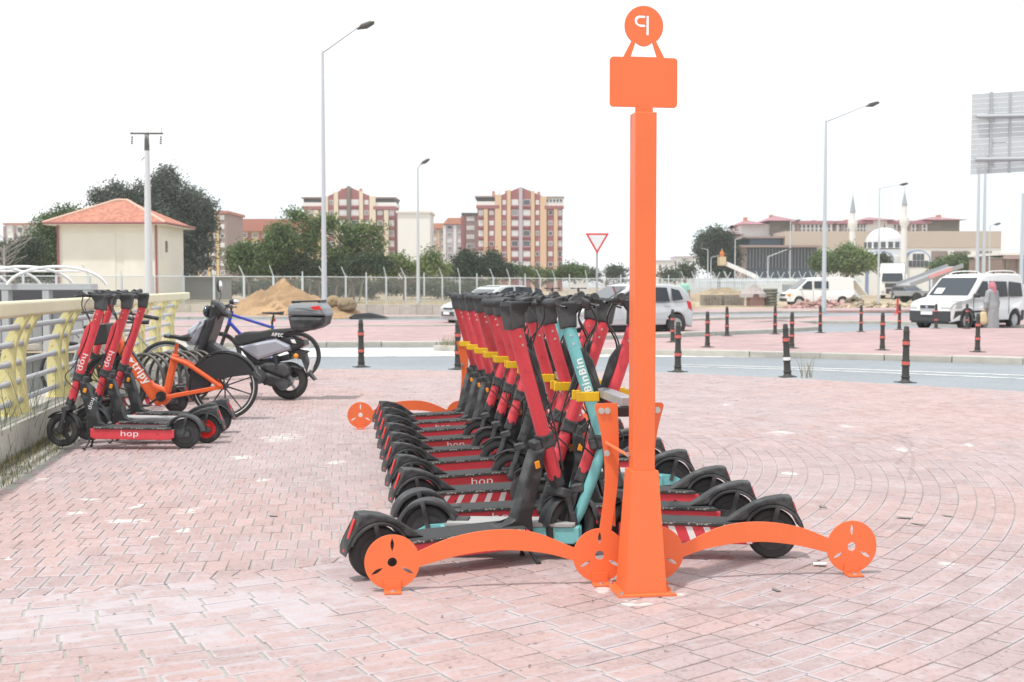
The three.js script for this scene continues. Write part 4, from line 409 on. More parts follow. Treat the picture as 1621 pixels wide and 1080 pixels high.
// ---------- blue bicycle, coil rack ----------
{
  const D = 16.5, zb = (a, c) => [((469 - 270) - a / 4.32) / 115, ((604 - 430) - c / 4.32) / 115], b = thing('bicycle', 'blue bicycle with black saddle parked behind the motor scooter', 'bicycle', [X(469, D), 0, -D], Math.PI);
  bikeWheel(b, 0, 0.335, 16, 0.0022); bikeWheel(b, 1.09, 0.335, 16, 0.0022);
  const blue = mat([0.03, 0.05, 0.36], 0.35), st = zb(690, 392), hd = zb(415, 305), bb = [0.46, 0.29];
  mesh('frame', mg([bar([...hd, 0], [...st, 0], 0.02), bar([hd[0] + 0.03, hd[1] - 0.1, 0], [...bb, 0], 0.024), bar([...bb, 0], [st[0] - 0.02, st[1] + 0.02, 0], 0.018), ...[-1, 1].map((s) => [bar([...bb, s * 0.03], [0, 0.335, s * 0.06], 0.011), bar([...st, s * 0.02], [0, 0.335, s * 0.06], 0.009)]), bar([hd[0] - 0.01, hd[1] + 0.05, 0], [hd[0] + 0.04, hd[1] - 0.14, 0], 0.024)]), blue, b);
  mesh('fork', mg([-1, 1].map((s) => bar([hd[0] + 0.04, hd[1] - 0.14, s * 0.05], [1.09, 0.335, s * 0.05], 0.016, 0.014))), M.blackGloss, b);
  const sp = zb(705, 297); mesh('seat_post', mg([bar([...st, 0], [sp[0], sp[1] - 0.02, 0], 0.014)]), M.blackGloss, b); mesh('saddle', mg([plate(shp([[-0.14, 0.03], [-0.02, 0.02], [0.15, 0.02], [0.16, 0.0], [0, -0.015], [-0.13, -0.02]]), 0.11, 0.015).translate(sp[0], sp[1], 0)]), M.blackGloss, b);
  mesh('lock_cable', tube([[sp[0] + 0.02, sp[1] - 0.06, 0.02], [sp[0] + 0.04, sp[1] - 0.12, 0.03], [sp[0] + 0.01, sp[1] - 0.2, 0.02], [sp[0] + 0.06, sp[1] - 0.22, -0.02]], 0.012, 20, 8), mat([0.6, 0.72, 0.03], 0.5), b); mesh('rear_light', box(0.03, 0.04, 0.03, sp[0] - 0.01, sp[1] - 0.09, 0, 0.006), M.redLamp, b);
  mesh('handlebar', mg([bar([hd[0], hd[1] + 0.1, -0.31], [hd[0], hd[1] + 0.1, 0.31], 0.013), bar([...hd, 0], [hd[0], hd[1] + 0.1, 0], 0.017)]), M.blackGloss, b);
  mesh('crank', mg([disc(0.09, 0.01, ...bb, -0.06, 24), beam([...bb, -0.08], [bb[0] + 0.15, bb[1] - 0.08, -0.08], 0.02, 0.012), beam([...bb, 0.08], [bb[0] - 0.15, bb[1] + 0.08, 0.08], 0.02, 0.012)]), M.darkSteel, b);
  // spiral bicycle stand
  const c = thing('spiral_bike_stand', 'dark steel spiral bicycle stand between the railing and the motor scooter', 'bike stand', [X(268, 13.2), 0, -13.2], -0.55);
  const pts = []; for (let i = 0; i <= 120; i++) { const a = i / 120 * 8 * 2 * Math.PI; pts.push([0.27 * Math.cos(a), 0.29 + 0.27 * Math.sin(a), -0.45 + i / 120 * 0.9]); } mesh('coil', tube(pts, 0.017, 360, 8), M.darkSteel, c); mesh('base_bar', bx(-0.03, 0.03, 0, 0.02, -0.55, 0.55, 0.004), M.darkSteel, c);
  const s2 = thing('bicycle', 'grey bicycle with cables on its handlebar leaning at the yellow railing', 'bicycle', [X(262, 13.9), 0, -13.9], Math.PI + 0.25); bikeWheel(s2, 0, 0.33, 14, 0.0022, M.galv); bikeWheel(s2, 1.05, 0.33, 14, 0.0022, M.galv);
  mesh('frame', mg([bar([0.88, 0.8, 0], [0.34, 0.78, 0], 0.017), bar([0.9, 0.74, 0], [0.45, 0.28, 0], 0.02), bar([0.45, 0.28, 0], [0.32, 0.84, 0], 0.016), bar([0.45, 0.28, 0.04], [0, 0.33, 0.05], 0.01), bar([0.34, 0.76, 0.03], [0, 0.33, 0.05], 0.009)]), M.galv, s2); mesh('fork', mg([-1, 1].map((s) => bar([0.91, 0.74, s * 0.05], [1.05, 0.33, s * 0.05], 0.013))), M.galv, s2); mesh('saddle', plate(shp([[-0.13, 0.03], [0.15, 0.02], [0.14, 0], [-0.12, -0.02]]), 0.12, 0.015).translate(0.31, 0.87, 0), M.blackGloss, s2);
  const hb = mesh('handlebar', tube([[0.72, 0.98, 0.29], [0.86, 1.0, 0.2], [0.9, 0.98, 0], [0.86, 1.0, -0.2], [0.72, 0.98, -0.29]], 0.012, 24, 8), M.blackGloss, s2); mesh('cable', tube([[0.8, 1.0, -0.24], [1.02, 0.98, -0.15], [1.06, 0.85, -0.05], [0.95, 0.7, 0]], 0.005, 20, 6), M.blackGloss, hb);
}
// ---------- bollards, posts, signs ----------
{
  const bm = mat([0.05, 0.05, 0.046], 0.65, 0, { map: grime }), red = mat([0.66, 0.14, 0.115], 0.5, 0, { map: scuffs }), H = 0.76;
  const prof = lathe([[0.0, 0], [0.1, 0], [0.1, 0.012], [0.055, 0.03], [0.052, 0.07], [0.06, 0.075], [0.06, 0.085], [0.05, 0.09], [0.046, 0.22], [0.056, 0.225], [0.056, 0.235], [0.052, 0.24], [0.052, 0.29], [0.056, 0.295], [0.056, 0.305], [0.045, 0.31], [0.042, 0.49], [0.052, 0.495], [0.052, 0.505], [0.048, 0.51], [0.048, 0.56], [0.052, 0.565], [0.052, 0.575], [0.041, 0.58], [0.039, 0.68], [0.045, 0.685], [0.045, 0.695], [0.036, 0.7], [0.034, 0.75], [0.02, 0.76], [0, 0.76]], 22);
  const b1 = lathe([[0.0535, 0.242], [0.0535, 0.288]], 22), b2 = lathe([[0.0495, 0.512], [0.0495, 0.558]], 22), flange = bx(-0.11, 0.11, 0, 0.012, -0.11, 0.11, 0.003);
  const spots = [[572, 581, 'n'], [725, 584.5, 'n'], [895, 585, 'n'], [1073, 588.5, 'n'], [1433.5, 605.5, 'n'], [1065, 541, 'i'], [1120, 549, 'i'], [1253.5, 550.5, 'i'], [1397, 553.5, 'i'], [1547.5, 556.5, 'i'], [1151, 531.5, 'f'], [1227, 528.5, 'f'], [1298.5, 526.5, 'f'], [1363, 525, 'f'], [1423.7, 521.5, 'f'], [1482, 519.5, 'f'], [1530.6, 520, 'f'], [1247, 596.5, 't']];
  const lab = { n: ['black bollard with two red bands at the road edge of the plaza', 'bollards at the plaza edge'], i: ['black bollard with red bands along the kerb side of the traffic island', 'bollards along the island kerb'], f: ['black bollard with red bands on the far side of the traffic island', 'bollards on the far side of the island'], t: ['leaning black bollard, its lower band bleached white, beside the grass tuft'] };
  for (const [a, b, k] of spots) { const p = gp(a, b), t = thing('bollard', lab[k][0], 'bollard', [p.x, k === 'n' || k === 't' ? -0.005 : -0.012, p.z], rr(0, 1), lab[k][1]); mesh('post', prof, bm, t); mesh('flange', flange, bm, t); mesh('band', b1, k === 't' ? M.white : red, t); mesh('band', b2, red, t); if (k === 't') { t.rotation.z = 0.055; t.rotation.y = 0; } else t.rotation.z = rr(-0.012, 0.012); }
}
function lamp(px, D, H, arm, rise, label, r = 0.11, dbl) { const t = thing('street_lamp', label, 'street lamp', [X(px, D), -0.12, -D]); mesh('pole', lathe([[0, 0], [r, 0], [r, 0.4], [r * 0.9, 0.42], [r * 0.45, H], [0, H]], 16), M.pole, t); if (label.includes('close pair')) t.userData.group = 'pair of poles under the road sign'; for (const s of dbl ? [1, -1] : [1]) { const a = mesh('arm', bar([0, H - 0.05, 0], [s * arm, H + rise, 0], r * 0.36, r * 0.26, 8), M.pole, t); mesh('lamp_head', plate(shp([[-0.05, -0.07], [0.32, -0.12], [0.62, -0.02], [0.66, 0.06], [0.5, 0.12], [0.15, 0.08]]), 0.3, 0.06).rotateZ(s > 0 ? Math.atan2(rise, arm) * 0.4 : 0).scale(s, 1, 1).translate(s * arm, H + rise, 0), M.darkSteel, a); } return t; }
lamp(513.5, 46, 10.3, 1.35, 0.9, 'tall grey street lamp rising beside the earth mound', 0.12);
lamp(1304, 60, 9.6, 2.0, 0.75, 'tall grey street lamp standing in front of the white wrecked van', 0.13);
lamp(662, 78, 9.0, 0.2, 0.3, 'slim grey street lamp behind the mesh fence between the apartment blocks', 0.13);
lamp(1390, 96, 9.2, 1.6, 0.25, 'thin street lamp in front of the truck cab', 0.1);
lamp(1250, 150, 9.4, 0.6, 0.1, 'thin lamp post in front of the dark glass facade', 0.11);
lamp(1215, 140, 4.8, 2.2, 0.8, 'low lamp with long rising arm before the glass facade', 0.12);
lamp(1163, 150, 7.2, 0.7, 0.1, 'thin lamp post beside the lifting bucket', 0.11); lamp(1120, 150, 5.9, -0.9, 0.2, 'lamp post with short arm before the poplars', 0.1); lamp(1125, 170, 5.4, 1.6, 0.4, 'curved lamp post next to the lifting bucket', 0.1);
lamp(1546, 70, 9.5, 0.5, 0.1, 'pale slim pole, one of a close pair under the road sign', 0.13); lamp(1556, 70, 9.5, 0.5, 0.1, 'pale slim pole, one of a close pair under the road sign', 0.13); lamp(1565, 120, 7.4, 0.4, 0.1, 'thin pole behind the white minivan roof', 0.1); lamp(1616, 60, 6.0, 1.3, 0.3, 'pale lamp post beside the brick wall past the minivan', 0.13);
{ const D = 85, t = thing('utility_pole', 'concrete utility pole with crossarm and insulators in front of the cream house', 'utility pole', [X(236, D), -0.12, -D]); mesh('pole', lathe([[0, 0], [0.3, 0], [0.17, 12], [0, 12]], 14), mat([0.62, 0.64, 0.68], 0.8), t); mesh('cap', bar([0, 10.9, 0], [0, 12.05, 0], 0.19, 0.17, 12), M.darkSteel, t); mesh('crossarm', box(2.3, 0.12, 0.14, 0, 12.1, 0), M.darkSteel, t); for (const x of [-1.02, 0.1, 1.06]) mesh('insulator_pin', bar([x, 12.1, 0], [x, 12.55, 0], 0.02), M.darkSteel, t); for (const x of [-1.02, 1.0]) mesh('insulator', mg([...Array(4)].map((_, i) => new THREE.SphereGeometry(0.09, 10, 6).scale(1, 0.7, 1).translate(x - 0.01 * i, 11.85 - i * 0.15, 0))), M.darkSteel, t); mesh('bracket', bar([-0.4, 10.2, 0], [0.05, 10.75, 0], 0.03), M.darkSteel, t); }
{ const D = 37.5, t = thing('yield_sign', 'triangular give way sign with red border on a thin grey post', 'road sign', [X(945, D), -0.12, -D], 0.06); mesh('post', bar([0, 0, -0.04], [0, 2.9, -0.04], 0.035, 0.035, 12), M.galv, t); const tri = (r) => [[-0.87 * r, 0.5 * r], [0.87 * r, 0.5 * r], [0, -r]]; mesh('border', plate(tri(0.43), 0.012, 0.004).translate(0, 2.83, 0), M.redLamp, t); mesh('face', plate(tri(0.32), 0.006, 0).translate(0, 2.83, 0.006), mat([0.74, 0.76, 0.78], 0.5), t); }
{ const D = 37, t = thing('gantry_road_sign', 'large ribbed metal road sign seen from behind on horizontal pipes', 'road sign', [X(1533, D), 0, -D], -0.14), W = 5.2, y0 = 4.7, n = 16, h = 2.46 / n, pm = mat([0.6, 0.62, 0.64], 0.5, 0.3, { map: grime });
  for (let i = 0; i < n; i++) mesh('panel_plank', bx(0, W, y0 + i * h, y0 + (i + 1) * h - 0.014, -0.04, 0, 0.003).applyMatrix4(new THREE.Matrix4().makeShear(0.045, 0, 0, 0, 0, 0)), pm, t);
  for (const x of [0.56, 1.68, 2.8, 3.9]) mesh('upright', bx(x - 0.035, x + 0.035, y0 + 0.02, y0 + 2.5, 0.004, 0.07), M.galv, t); for (const x of [1.12, 2.24]) mesh('joint_bar', bx(x - 0.04, x + 0.04, y0 + 0.03, y0 + 2.45, 0.003, 0.02), M.galv, t);
  for (const y of [y0 + 0.44, y0 + 1.74]) { const p = mesh('pipe', bar([0.1, y, 0.14], [6.2, y, 0.14], 0.065, 0.065, 14), M.galv, t); for (const x of [0.56, 1.68, 2.8]) mesh('clip', box(0.14, 0.26, 0.08, x, y, 0.075, 0.006), M.galv, p); }
  mesh('mast', bar([6.2, 0, 0.14], [6.2, 7.4, 0.14], 0.2, 0.16, 18), M.galv, t); }
// ---------- vehicles ----------
function creased(g, a = 0.5) { return toCreased(prep(g), a); }
function toCreased(g, ang) { const p = g.attributes.position, n = p.count, map = new Map(), fn = []; const A = V(), B = V(), Cc = V(); for (let i = 0; i < n; i += 3) { A.fromBufferAttribute(p, i); B.fromBufferAttribute(p, i + 1); Cc.fromBufferAttribute(p, i + 2); const f = B.clone().sub(A).cross(Cc.clone().sub(A)); fn.push(f); for (let k = 0; k < 3; k++) { const key = [0, 1, 2].map((q) => Math.round(p.array[(i + k) * 3 + q] * 1000)).join(); (map.get(key) ?? map.set(key, []).get(key)).push(f); } } const out = new Float32Array(n * 3), cs = Math.cos(ang); for (let i = 0; i < n; i++) { const f = fn[Math.floor(i / 3)], fu = f.clone().normalize(), key = [0, 1, 2].map((q) => Math.round(p.array[i * 3 + q] * 1000)).join(), s = V(); for (const o of map.get(key)) if (o.clone().normalize().dot(fu) > cs) s.add(o); s.normalize(); out.set([s.x, s.y, s.z], i * 3); } g.setAttribute('normal', new THREE.BufferAttribute(out, 3)); return g; }
function car(o, pos, turn) { // x runs from the tail (0) to the nose (L)
  const t = thing(o.name, o.label, o.cat, [0, 0, 0], turn), W = o.W, hw = W / 2, xc = o.L / 2, off = V(-xc, 0, 0).applyAxisAngle(V(0, 1, 0), turn); t.position.set(pos[0] + off.x, pos[1], pos[2] + off.z);
  const def = (g) => { const p = g.attributes.position; for (let i = 0; i < p.count; i++) { let x = p.getX(i), y = p.getY(i), z = p.getZ(i); const e = Math.max(0, (Math.abs(x - xc) / xc - 0.68) / 0.32); z *= 1 - 0.14 * e * e; if (y > o.belt) z *= 1 - o.tum * (y - o.belt); else z *= 1 - 0.05 * Math.max(0, 0.5 - y); x -= Math.sign(x - xc) * 0.16 * e * (z / hw) * (z / hw); p.setXYZ(i, x, y, z); } return g; };
  const ext = (pts, w, bev) => { const g = new THREE.ExtrudeGeometry(shp(pts), { depth: w - 2 * bev, steps: 6, bevelEnabled: true, bevelSize: bev, bevelThickness: bev, bevelOffset: -bev, bevelSegments: 3 }); return prep(g.translate(0, 0, -w / 2 + bev)); };
  const arch = (x, r) => arcPts(x, o.wr, r, 180, 0, 14).map(([a, b]) => [a, Math.max(b, o.sill)]);
  const low = [[o.tail[0][0], o.sill], ...arch(o.ax[0], o.wr + 0.05), ...arch(o.ax[1], o.wr + 0.05), ...o.nose, ...o.tail.slice().reverse()];
  const body = mesh('body', toCreased(def(ext(low, W, 0.04)), 0.6), o.paint, t); mesh('cabin', toCreased(def(ext(o.green, W - 0.03, 0.05)), 0.6), o.paint, body);
  mesh('underside', bx(o.ax[0] - 0.3, o.ax[1] + 0.3, o.sill - 0.06, o.wr + 0.3, -hw + 0.22, hw - 0.22), M.matBlack, body);
  const quad = (x0, y0, x1, y1, w0, w1, lift) => { const n = 8, p = [], L = Math.hypot(x1 - x0, y1 - y0), nx = (y0 - y1) / L * -1, ny = (x1 - x0) / L * -1; const f = (a, b) => { const x = x0 + (x1 - x0) * a, y = y0 + (y1 - y0) * a, w = (w0 + (w1 - w0) * a) * b; const q = x1 > x0 ? -lift : lift; return [x + nx * q, y + ny * q, w]; }; for (let i = 0; i < 3; i++) for (let j = 0; j < n; j++) { const a = i / 3, a2 = (i + 1) / 3, b = -1 + 2 * j / n, b2 = -1 + 2 * (j + 1) / n; p.push(...f(a, b), ...f(a, b2), ...f(a2, b2), ...f(a, b), ...f(a2, b2), ...f(a2, b)); } const g = new THREE.BufferGeometry(); g.setAttribute('position', new THREE.Float32BufferAttribute(p, 3)); g.computeVertexNormals(); return def(prep(g)); };
  for (const s of [1, -1]) for (const w of o.win) { const g = prep(plate(shp(w), 0.012, 0.002)); mesh('side_window', def(g.translate(0, 0, s * (hw - 0.008))), M.carGlass, t); }
  for (const w of o.shield) mesh(w[6] ?? 'windscreen', quad(w[0], w[1], w[2], w[3], w[4] * hw, w[5] * hw, 0.022), M.carGlass, t);
  for (const s of [1, -1]) for (const x of o.ax) { const w = new THREE.Group(); w.name = 'wheel'; t.add(w); w.position.set(x, o.wr, s * (hw - 0.11)); mesh('tyre', mg([lathe([[o.wr * 0.64, -0.09], [o.wr * 0.9, -0.1], [o.wr, -0.07], [o.wr, 0.07], [o.wr * 0.9, 0.1], [o.wr * 0.64, 0.09]], 30).rotateX(Math.PI / 2)], 2), M.tyre, w); mesh('rim', mg([disc(o.wr * 0.66, 0.1, 0, 0, 0, 28), ...[...Array(7)].map((_, i) => box(0.05, o.wr * 0.5, 0.02, 0, o.wr * 0.33, s * 0.06, 0.006).rotateZ(i * 0.8976))]), M.silver, w); }
  for (const [n, pts, m, w, bev = 0.01] of o.extra ?? []) for (const s of [1, -1]) mesh(n, def(prep(plate(shp(pts), w, bev).translate(0, 0, s * (hw - w / 2 + 0.006)))), m, t);
  for (const [n, x0, x1, y0, y1, w, m] of o.front ?? []) { const g = new THREE.BoxGeometry(x1 - x0, y1 - y0, w, 1, 1, 8).translate((x0 + x1) / 2, (y0 + y1) / 2, 0); mesh(n, def(prep(g)), m, t); }
  for (const [x, y0, y1] of o.seams ?? []) for (const s of [1, -1]) mesh('door_gap', def(prep(bx(x - 0.006, x + 0.006, y0, y1, s * hw - 0.012, s * hw + 0.002))), M.blackGloss, t);
  for (const s of [1, -1]) { mesh('mirror', box(0.12, 0.13, 0.2, o.mir[0], o.mir[1], s * (hw + 0.07), 0.04), o.mirM ?? o.paint, t); for (const [x, y] of o.hnd ?? []) mesh('door_handle', box(0.18, 0.035, 0.03, x, y, s * (hw + 0.004), 0.01), o.mirM ?? o.paint, t); }
  return t; }
const plateM = mat([0.8, 0.8, 0.82], 0.5), lampM = mat([0.5, 0.52, 0.5], 0.12), bump = mat([0.06, 0.06, 0.065], 0.75);
{
  const dob = car({ name: 'minivan', label: 'white minivan with black bumper and open roof rails stopped beside the woman in grey', cat: 'minivan', L: 4.16, W: 1.72, wr: 0.31, sill: 0.26, belt: 1.02, tum: 0.13, ax: [0.74, 3.3], paint: M.carWhite,
    nose: [[4.1, 0.26], [4.15, 0.4], [4.15, 0.6], [4.1, 0.76], [3.98, 0.86], [3.5, 0.98], [3.14, 1.05]], tail: [[0.02, 0.26], [0, 0.5], [0.03, 1.05]], green: [[0.05, 1.02], [0.1, 1.4], [0.18, 1.72], [0.4, 1.8], [1.3, 1.81], [2.2, 1.76], [2.5, 1.66], [3.16, 1.04], [3.1, 1.0]],
    win: [[[2.2, 1.06], [2.2, 1.55], [2.46, 1.56], [2.95, 1.08]], [[1.2, 1.06], [1.2, 1.55], [2.1, 1.56], [2.1, 1.06]], [[0.2, 1.06], [0.28, 1.5], [1.05, 1.55], [1.1, 1.06]]], shield: [[3.1, 1.1, 2.52, 1.655, 0.86, 0.84], [0.06, 1.1, 0.15, 1.6, 0.8, 0.78, 'rear_window']],
    front: [['front_bumper', 3.6, 4.175, 0.3, 0.62, 1.735, bump], ['lower_bumper', 3.8, 4.15, 0.24, 0.299, 1.6, bump], ['grille_frame', 4.0, 4.155, 0.68, 0.82, 0.72, M.carWhite], ['grille', 4.0, 4.17, 0.7, 0.8, 0.62, bump], ['badge', 4.0, 4.185, 0.71, 0.79, 0.09, mat([0.4, 0.45, 0.6], 0.3)], ['number_plate', 4.0, 4.205, 0.5, 0.61, 0.5, plateM], ['rear_bumper', -0.04, 0.2, 0.3, 0.6, 1.62, bump]],
    extra: [['headlight', [[3.62, 0.72], [3.6, 0.955], [3.85, 0.91], [4.02, 0.85], [4.125, 0.74], [4.13, 0.66]], lampM, 0.36], ['side_strip', [[1.75, 0.56], [3.0, 0.56], [3.0, 0.63], [1.75, 0.63]], bump, 0.02], ['wheel_trim', [...arcPts(3.3, 0.31, 0.42, 175, 5, 14), ...arcPts(3.3, 0.31, 0.36, 5, 175, 14)], bump, 0.03], ['rear_corner', [[0, 0.3], [0, 0.62], [0.36, 0.62], [0.4, 0.3]], bump, 0.03]],
    seams: [[3.0, 0.4, 1.05], [2.15, 0.36, 1.05], [1.14, 0.5, 1.05]], mir: [2.92, 1.1], mirM: bump, hnd: [[2.35, 0.95]] }, [X(1532, 39), -0.12, -39], 214 * Math.PI / 180);
  for (const s of [1, -1]) { const r = mesh('roof_rail', tube([[0.5, 1.83, s * 0.66], [0.7, 1.88, s * 0.66], [1.9, 1.86, s * 0.66], [2.2, 1.78, s * 0.66]], 0.018, 20, 8), M.carWhite, dob); for (const x of [0.7, 1.2, 1.7]) mesh('rail_foot', bar([x, 1.77, s * 0.66], [x, 1.87, s * 0.66], 0.02), bump, r); }
  mesh('paper_on_dash', box(0.26, 0.004, 0.3, 2.98, 1.22, 0.4, 0, [0, 0, -0.75]).translate(0.02, 0.03, 0), plateM, dob);
  const hatch = (nm, lb, paint, pos, turn, o = {}) => car({ name: nm, label: lb, cat: 'car', L: 4.05, W: 1.75, wr: 0.305, sill: 0.22, belt: 0.92, tum: 0.2, ax: [0.72, 3.26], paint, nose: [[3.98, 0.22], [4.04, 0.45], [4.0, 0.62], [3.8, 0.74], [3.3, 0.88], [2.95, 0.94]], tail: o.sedan ? [[0.02, 0.25], [0, 0.6], [0.08, 0.93]] : [[0.03, 0.25], [0, 0.6], [0.06, 0.95]], green: o.sedan ? [[0.5, 0.9], [0.95, 1.3], [1.35, 1.42], [1.9, 1.43], [2.3, 1.36], [3.0, 0.93]] : [[0.06, 0.92], [0.22, 1.2], [0.5, 1.4], [1.0, 1.46], [1.7, 1.47], [2.15, 1.4], [3.0, 0.94]],
    win: [[[1.78, 0.96], [1.78, 1.37], [2.1, 1.34], [2.75, 0.97]], [[0.95, 0.96], [1.02, 1.36], [1.7, 1.38], [1.7, 0.96]], [[0.45, 1.02], [0.62, 1.28], [0.88, 1.34], [0.84, 0.98]]], shield: [[2.92, 0.99, 2.2, 1.38, 0.84, 0.76], o.sedan ? [0.56, 0.98, 0.98, 1.32, 0.76, 0.7, 'rear_window'] : [0.1, 1.0, 0.42, 1.34, 0.76, 0.7, 'rear_window']],
    front: [['grille', 3.8, 4.05, 0.36, 0.5, 1.0, bump], ['upper_grille', 3.8, 4.03, 0.58, 0.64, 0.7, bump], ['number_plate', 3.8, 4.07, 0.4, 0.5, 0.5, plateM], ['rear_plate', -0.02, 0.1, 0.55, 0.66, 0.5, plateM]], extra: [['headlight', [[3.45, 0.7], [3.5, 0.8], [3.75, 0.72], [3.92, 0.62], [3.8, 0.58]], lampM, 0.3], ['tail_light', [[0.04, 0.68], [0.1, 0.94], [0.26, 0.98], [0.24, 0.78]], M.redLamp, 0.26], ['side_strip', [[1.0, 0.46], [2.9, 0.46], [2.9, 0.5], [1.0, 0.5]], paint, 0.012]], seams: [[2.85, 0.32, 0.93], [1.74, 0.3, 0.93]], mir: [2.66, 1.0], hnd: [[1.95, 0.84], [1.0, 0.85]] }, pos, turn);
  hatch('hatchback_car', 'silver white hatchback parked past the traffic island, partly behind the totem post', M.silver, [X(985, 34.5), -0.12, -34.5], 203 * Math.PI / 180);
  hatch('sedan_car', 'grey sedan parked on the road behind the far end of the rack', mat([0.5, 0.53, 0.53], 0.35, 0.3), [X(785, 43), -0.12, -43], 212 * Math.PI / 180, { sedan: 1 });
  const van = car({ name: 'wrecked_van', label: 'old white van with raised rear door standing among rubble', cat: 'van', L: 4.8, W: 1.84, wr: 0.32, sill: 0.32, belt: 1.1, tum: 0.12, ax: [0.95, 3.85], paint: M.carWhite, nose: [[4.72, 0.32], [4.78, 0.5], [4.75, 0.75], [4.6, 0.9], [4.05, 1.1]], tail: [[0.02, 0.32], [0, 0.8], [0.03, 1.12]], green: [[0.04, 1.1], [0.1, 1.8], [0.3, 1.92], [2.8, 1.93], [3.2, 1.86], [4.1, 1.1]], win: [[[3.0, 1.14], [3.0, 1.68], [3.3, 1.68], [3.85, 1.16]], [[1.9, 1.2], [1.9, 1.68], [2.85, 1.68], [2.85, 1.2]]], shield: [[4.03, 1.17, 3.24, 1.83, 0.86, 0.82]], front: [['front_bumper', 4.5, 4.83, 0.35, 0.55, 1.8, bump], ['grille', 4.5, 4.785, 0.7, 0.84, 1.3, bump]], extra: [['headlight', [[4.5, 0.68], [4.5, 0.86], [4.68, 0.86], [4.76, 0.7]], M.amber, 0.2]], seams: [[2.92, 0.45, 1.1]], mir: [3.75, 1.2] }, [X(1293, 80), -0.1, -80], Math.PI + 0.05);
  mesh('raised_door', beam([0.05, 1.75, 0], [-0.75, 0.75, 0], 0.06, 1.6, 0.02), M.carWhite, van);
  // articulated truck
  const D = 128, tr = thing('truck', 'white truck with grey curtain trailer parked beyond the rubble', 'truck', [X(1412, D), -0.12, -D], -0.32), cw = 2.5, tarp = mat([0.33, 0.34, 0.36], 0.75, 0, { map: grime });
  mesh('cab', mg([plate(shp([[-2.2, 0.5], [0, 0.4], [0.05, 1.2], [0.02, 1.75], [-0.22, 2.9], [-0.5, 3.5], [-1.2, 3.75], [-2.2, 3.75]]), cw, 0.1).rotateY(-Math.PI / 2)]), M.carWhite, tr); mesh('windscreen', plate(shp([[-1.08, 1.85], [1.08, 1.85], [1.0, 2.75], [-1.0, 2.75]]), 0.06, 0.01).rotateX(-0.2).translate(0, 0.02, 0.47), M.carGlass, tr); mesh('grille', mg([bx(-0.75, 0.75, 1.2, 1.65, -0.1, 0.09, 0.02), bx(-0.65, 0.65, 0.55, 1.1, -0.1, 0.09, 0.02)]), bump, tr); mesh('number_plate', bx(-0.26, 0.26, 0.62, 0.75, 0.06, 0.1), plateM, tr); for (const s of [1, -1]) { mesh('headlight', bx(s * 0.95 - 0.16, s * 0.95 + 0.16, 0.62, 0.9, -0.1, 0.08, 0.03), lampM, tr); mesh('mirror', box(0.2, 0.55, 0.18, s * 1.42, 2.3, -0.1, 0.04), M.carWhite, tr); mesh('side_window', bx(s * 1.24, s * 1.262, 1.75, 2.6, -1.3, -0.4), M.carGlass, tr); for (const z of [-0.9, -4.4, -10.5, -11.8]) mesh('tyre', disc(0.5, 0.3, 0, 0, 0, 20).rotateY(Math.PI / 2).translate(s * 1.05, 0.5, z), M.tyre, tr); }
  mesh('trailer', bx(-1.27, 1.27, 1.15, 3.85, -15.5, -2.6, 0.04), tarp, tr); mesh('chassis', bx(-0.5, 0.5, 0.7, 1.1, -15, -2.3), M.matBlack, tr);
  // tow truck with tilted bed
  const tw = thing('tow_truck', 'flatbed tow truck with its ribbed platform tilted up beside the truck', 'tow truck', [X(1468, 100), -0.12, -100], 0.25); const rb = mat([0.4, 0.41, 0.43], 0.5, 0.5);
  mesh('chassis', bx(-2.6, 2.2, 0.55, 0.95, -0.9, 0.9, 0.03), rb, tw); for (const s of [1, -1]) for (const x of [-1.6, 1.5]) mesh('tyre', disc(0.42, 0.26, x, 0.42, s * 0.85, 18), M.tyre, tw); mesh('platform', mg([beam([-2.3, 1.35, 0], [2.6, 2.95, 0], 0.16, 2.1, 0.02), ...[1, -1].map((s) => beam([-2.3, 1.5, s * 1.05], [2.6, 3.1, s * 1.05], 0.3, 0.06))]), rb, tw); mesh('platform_sign', beam([-0.6, 2.1, 1.1], [1.5, 2.79, 1.1], 0.3, 0.04), mat([0.75, 0.35, 0.35], 0.6), tw); mesh('cab', mg([plate(shp([[1.0, 0.6], [2.7, 0.6], [2.7, 1.3], [2.45, 2.2], [1.0, 2.25]]), 1.9, 0.08)]), M.carWhite, tw); for (const s of [1, -1]) mesh('side_window', plate(shp([[1.5, 1.4], [2.45, 1.4], [2.3, 2.0], [1.5, 2.05]]), 0.02, 0, s * 0.955), M.carGlass, tw);
  const sc = hatch('parked_car', 'dark grey car parked between the truck and the tow truck', mat([0.12, 0.14, 0.17], 0.3), [X(1438, 118), -0.12, -118], -1.3); void sc;
  // lifting bucket
  const lp = thing('boom_lift', 'white boom lift raising a bucket in front of the poplars', 'boom lift', [X(1195, 140), -0.12, -140]); const bp = (a, b) => { const p = at(a, b, 140); return [p.x - lp.position.x, p.y + 0.12, 0]; };
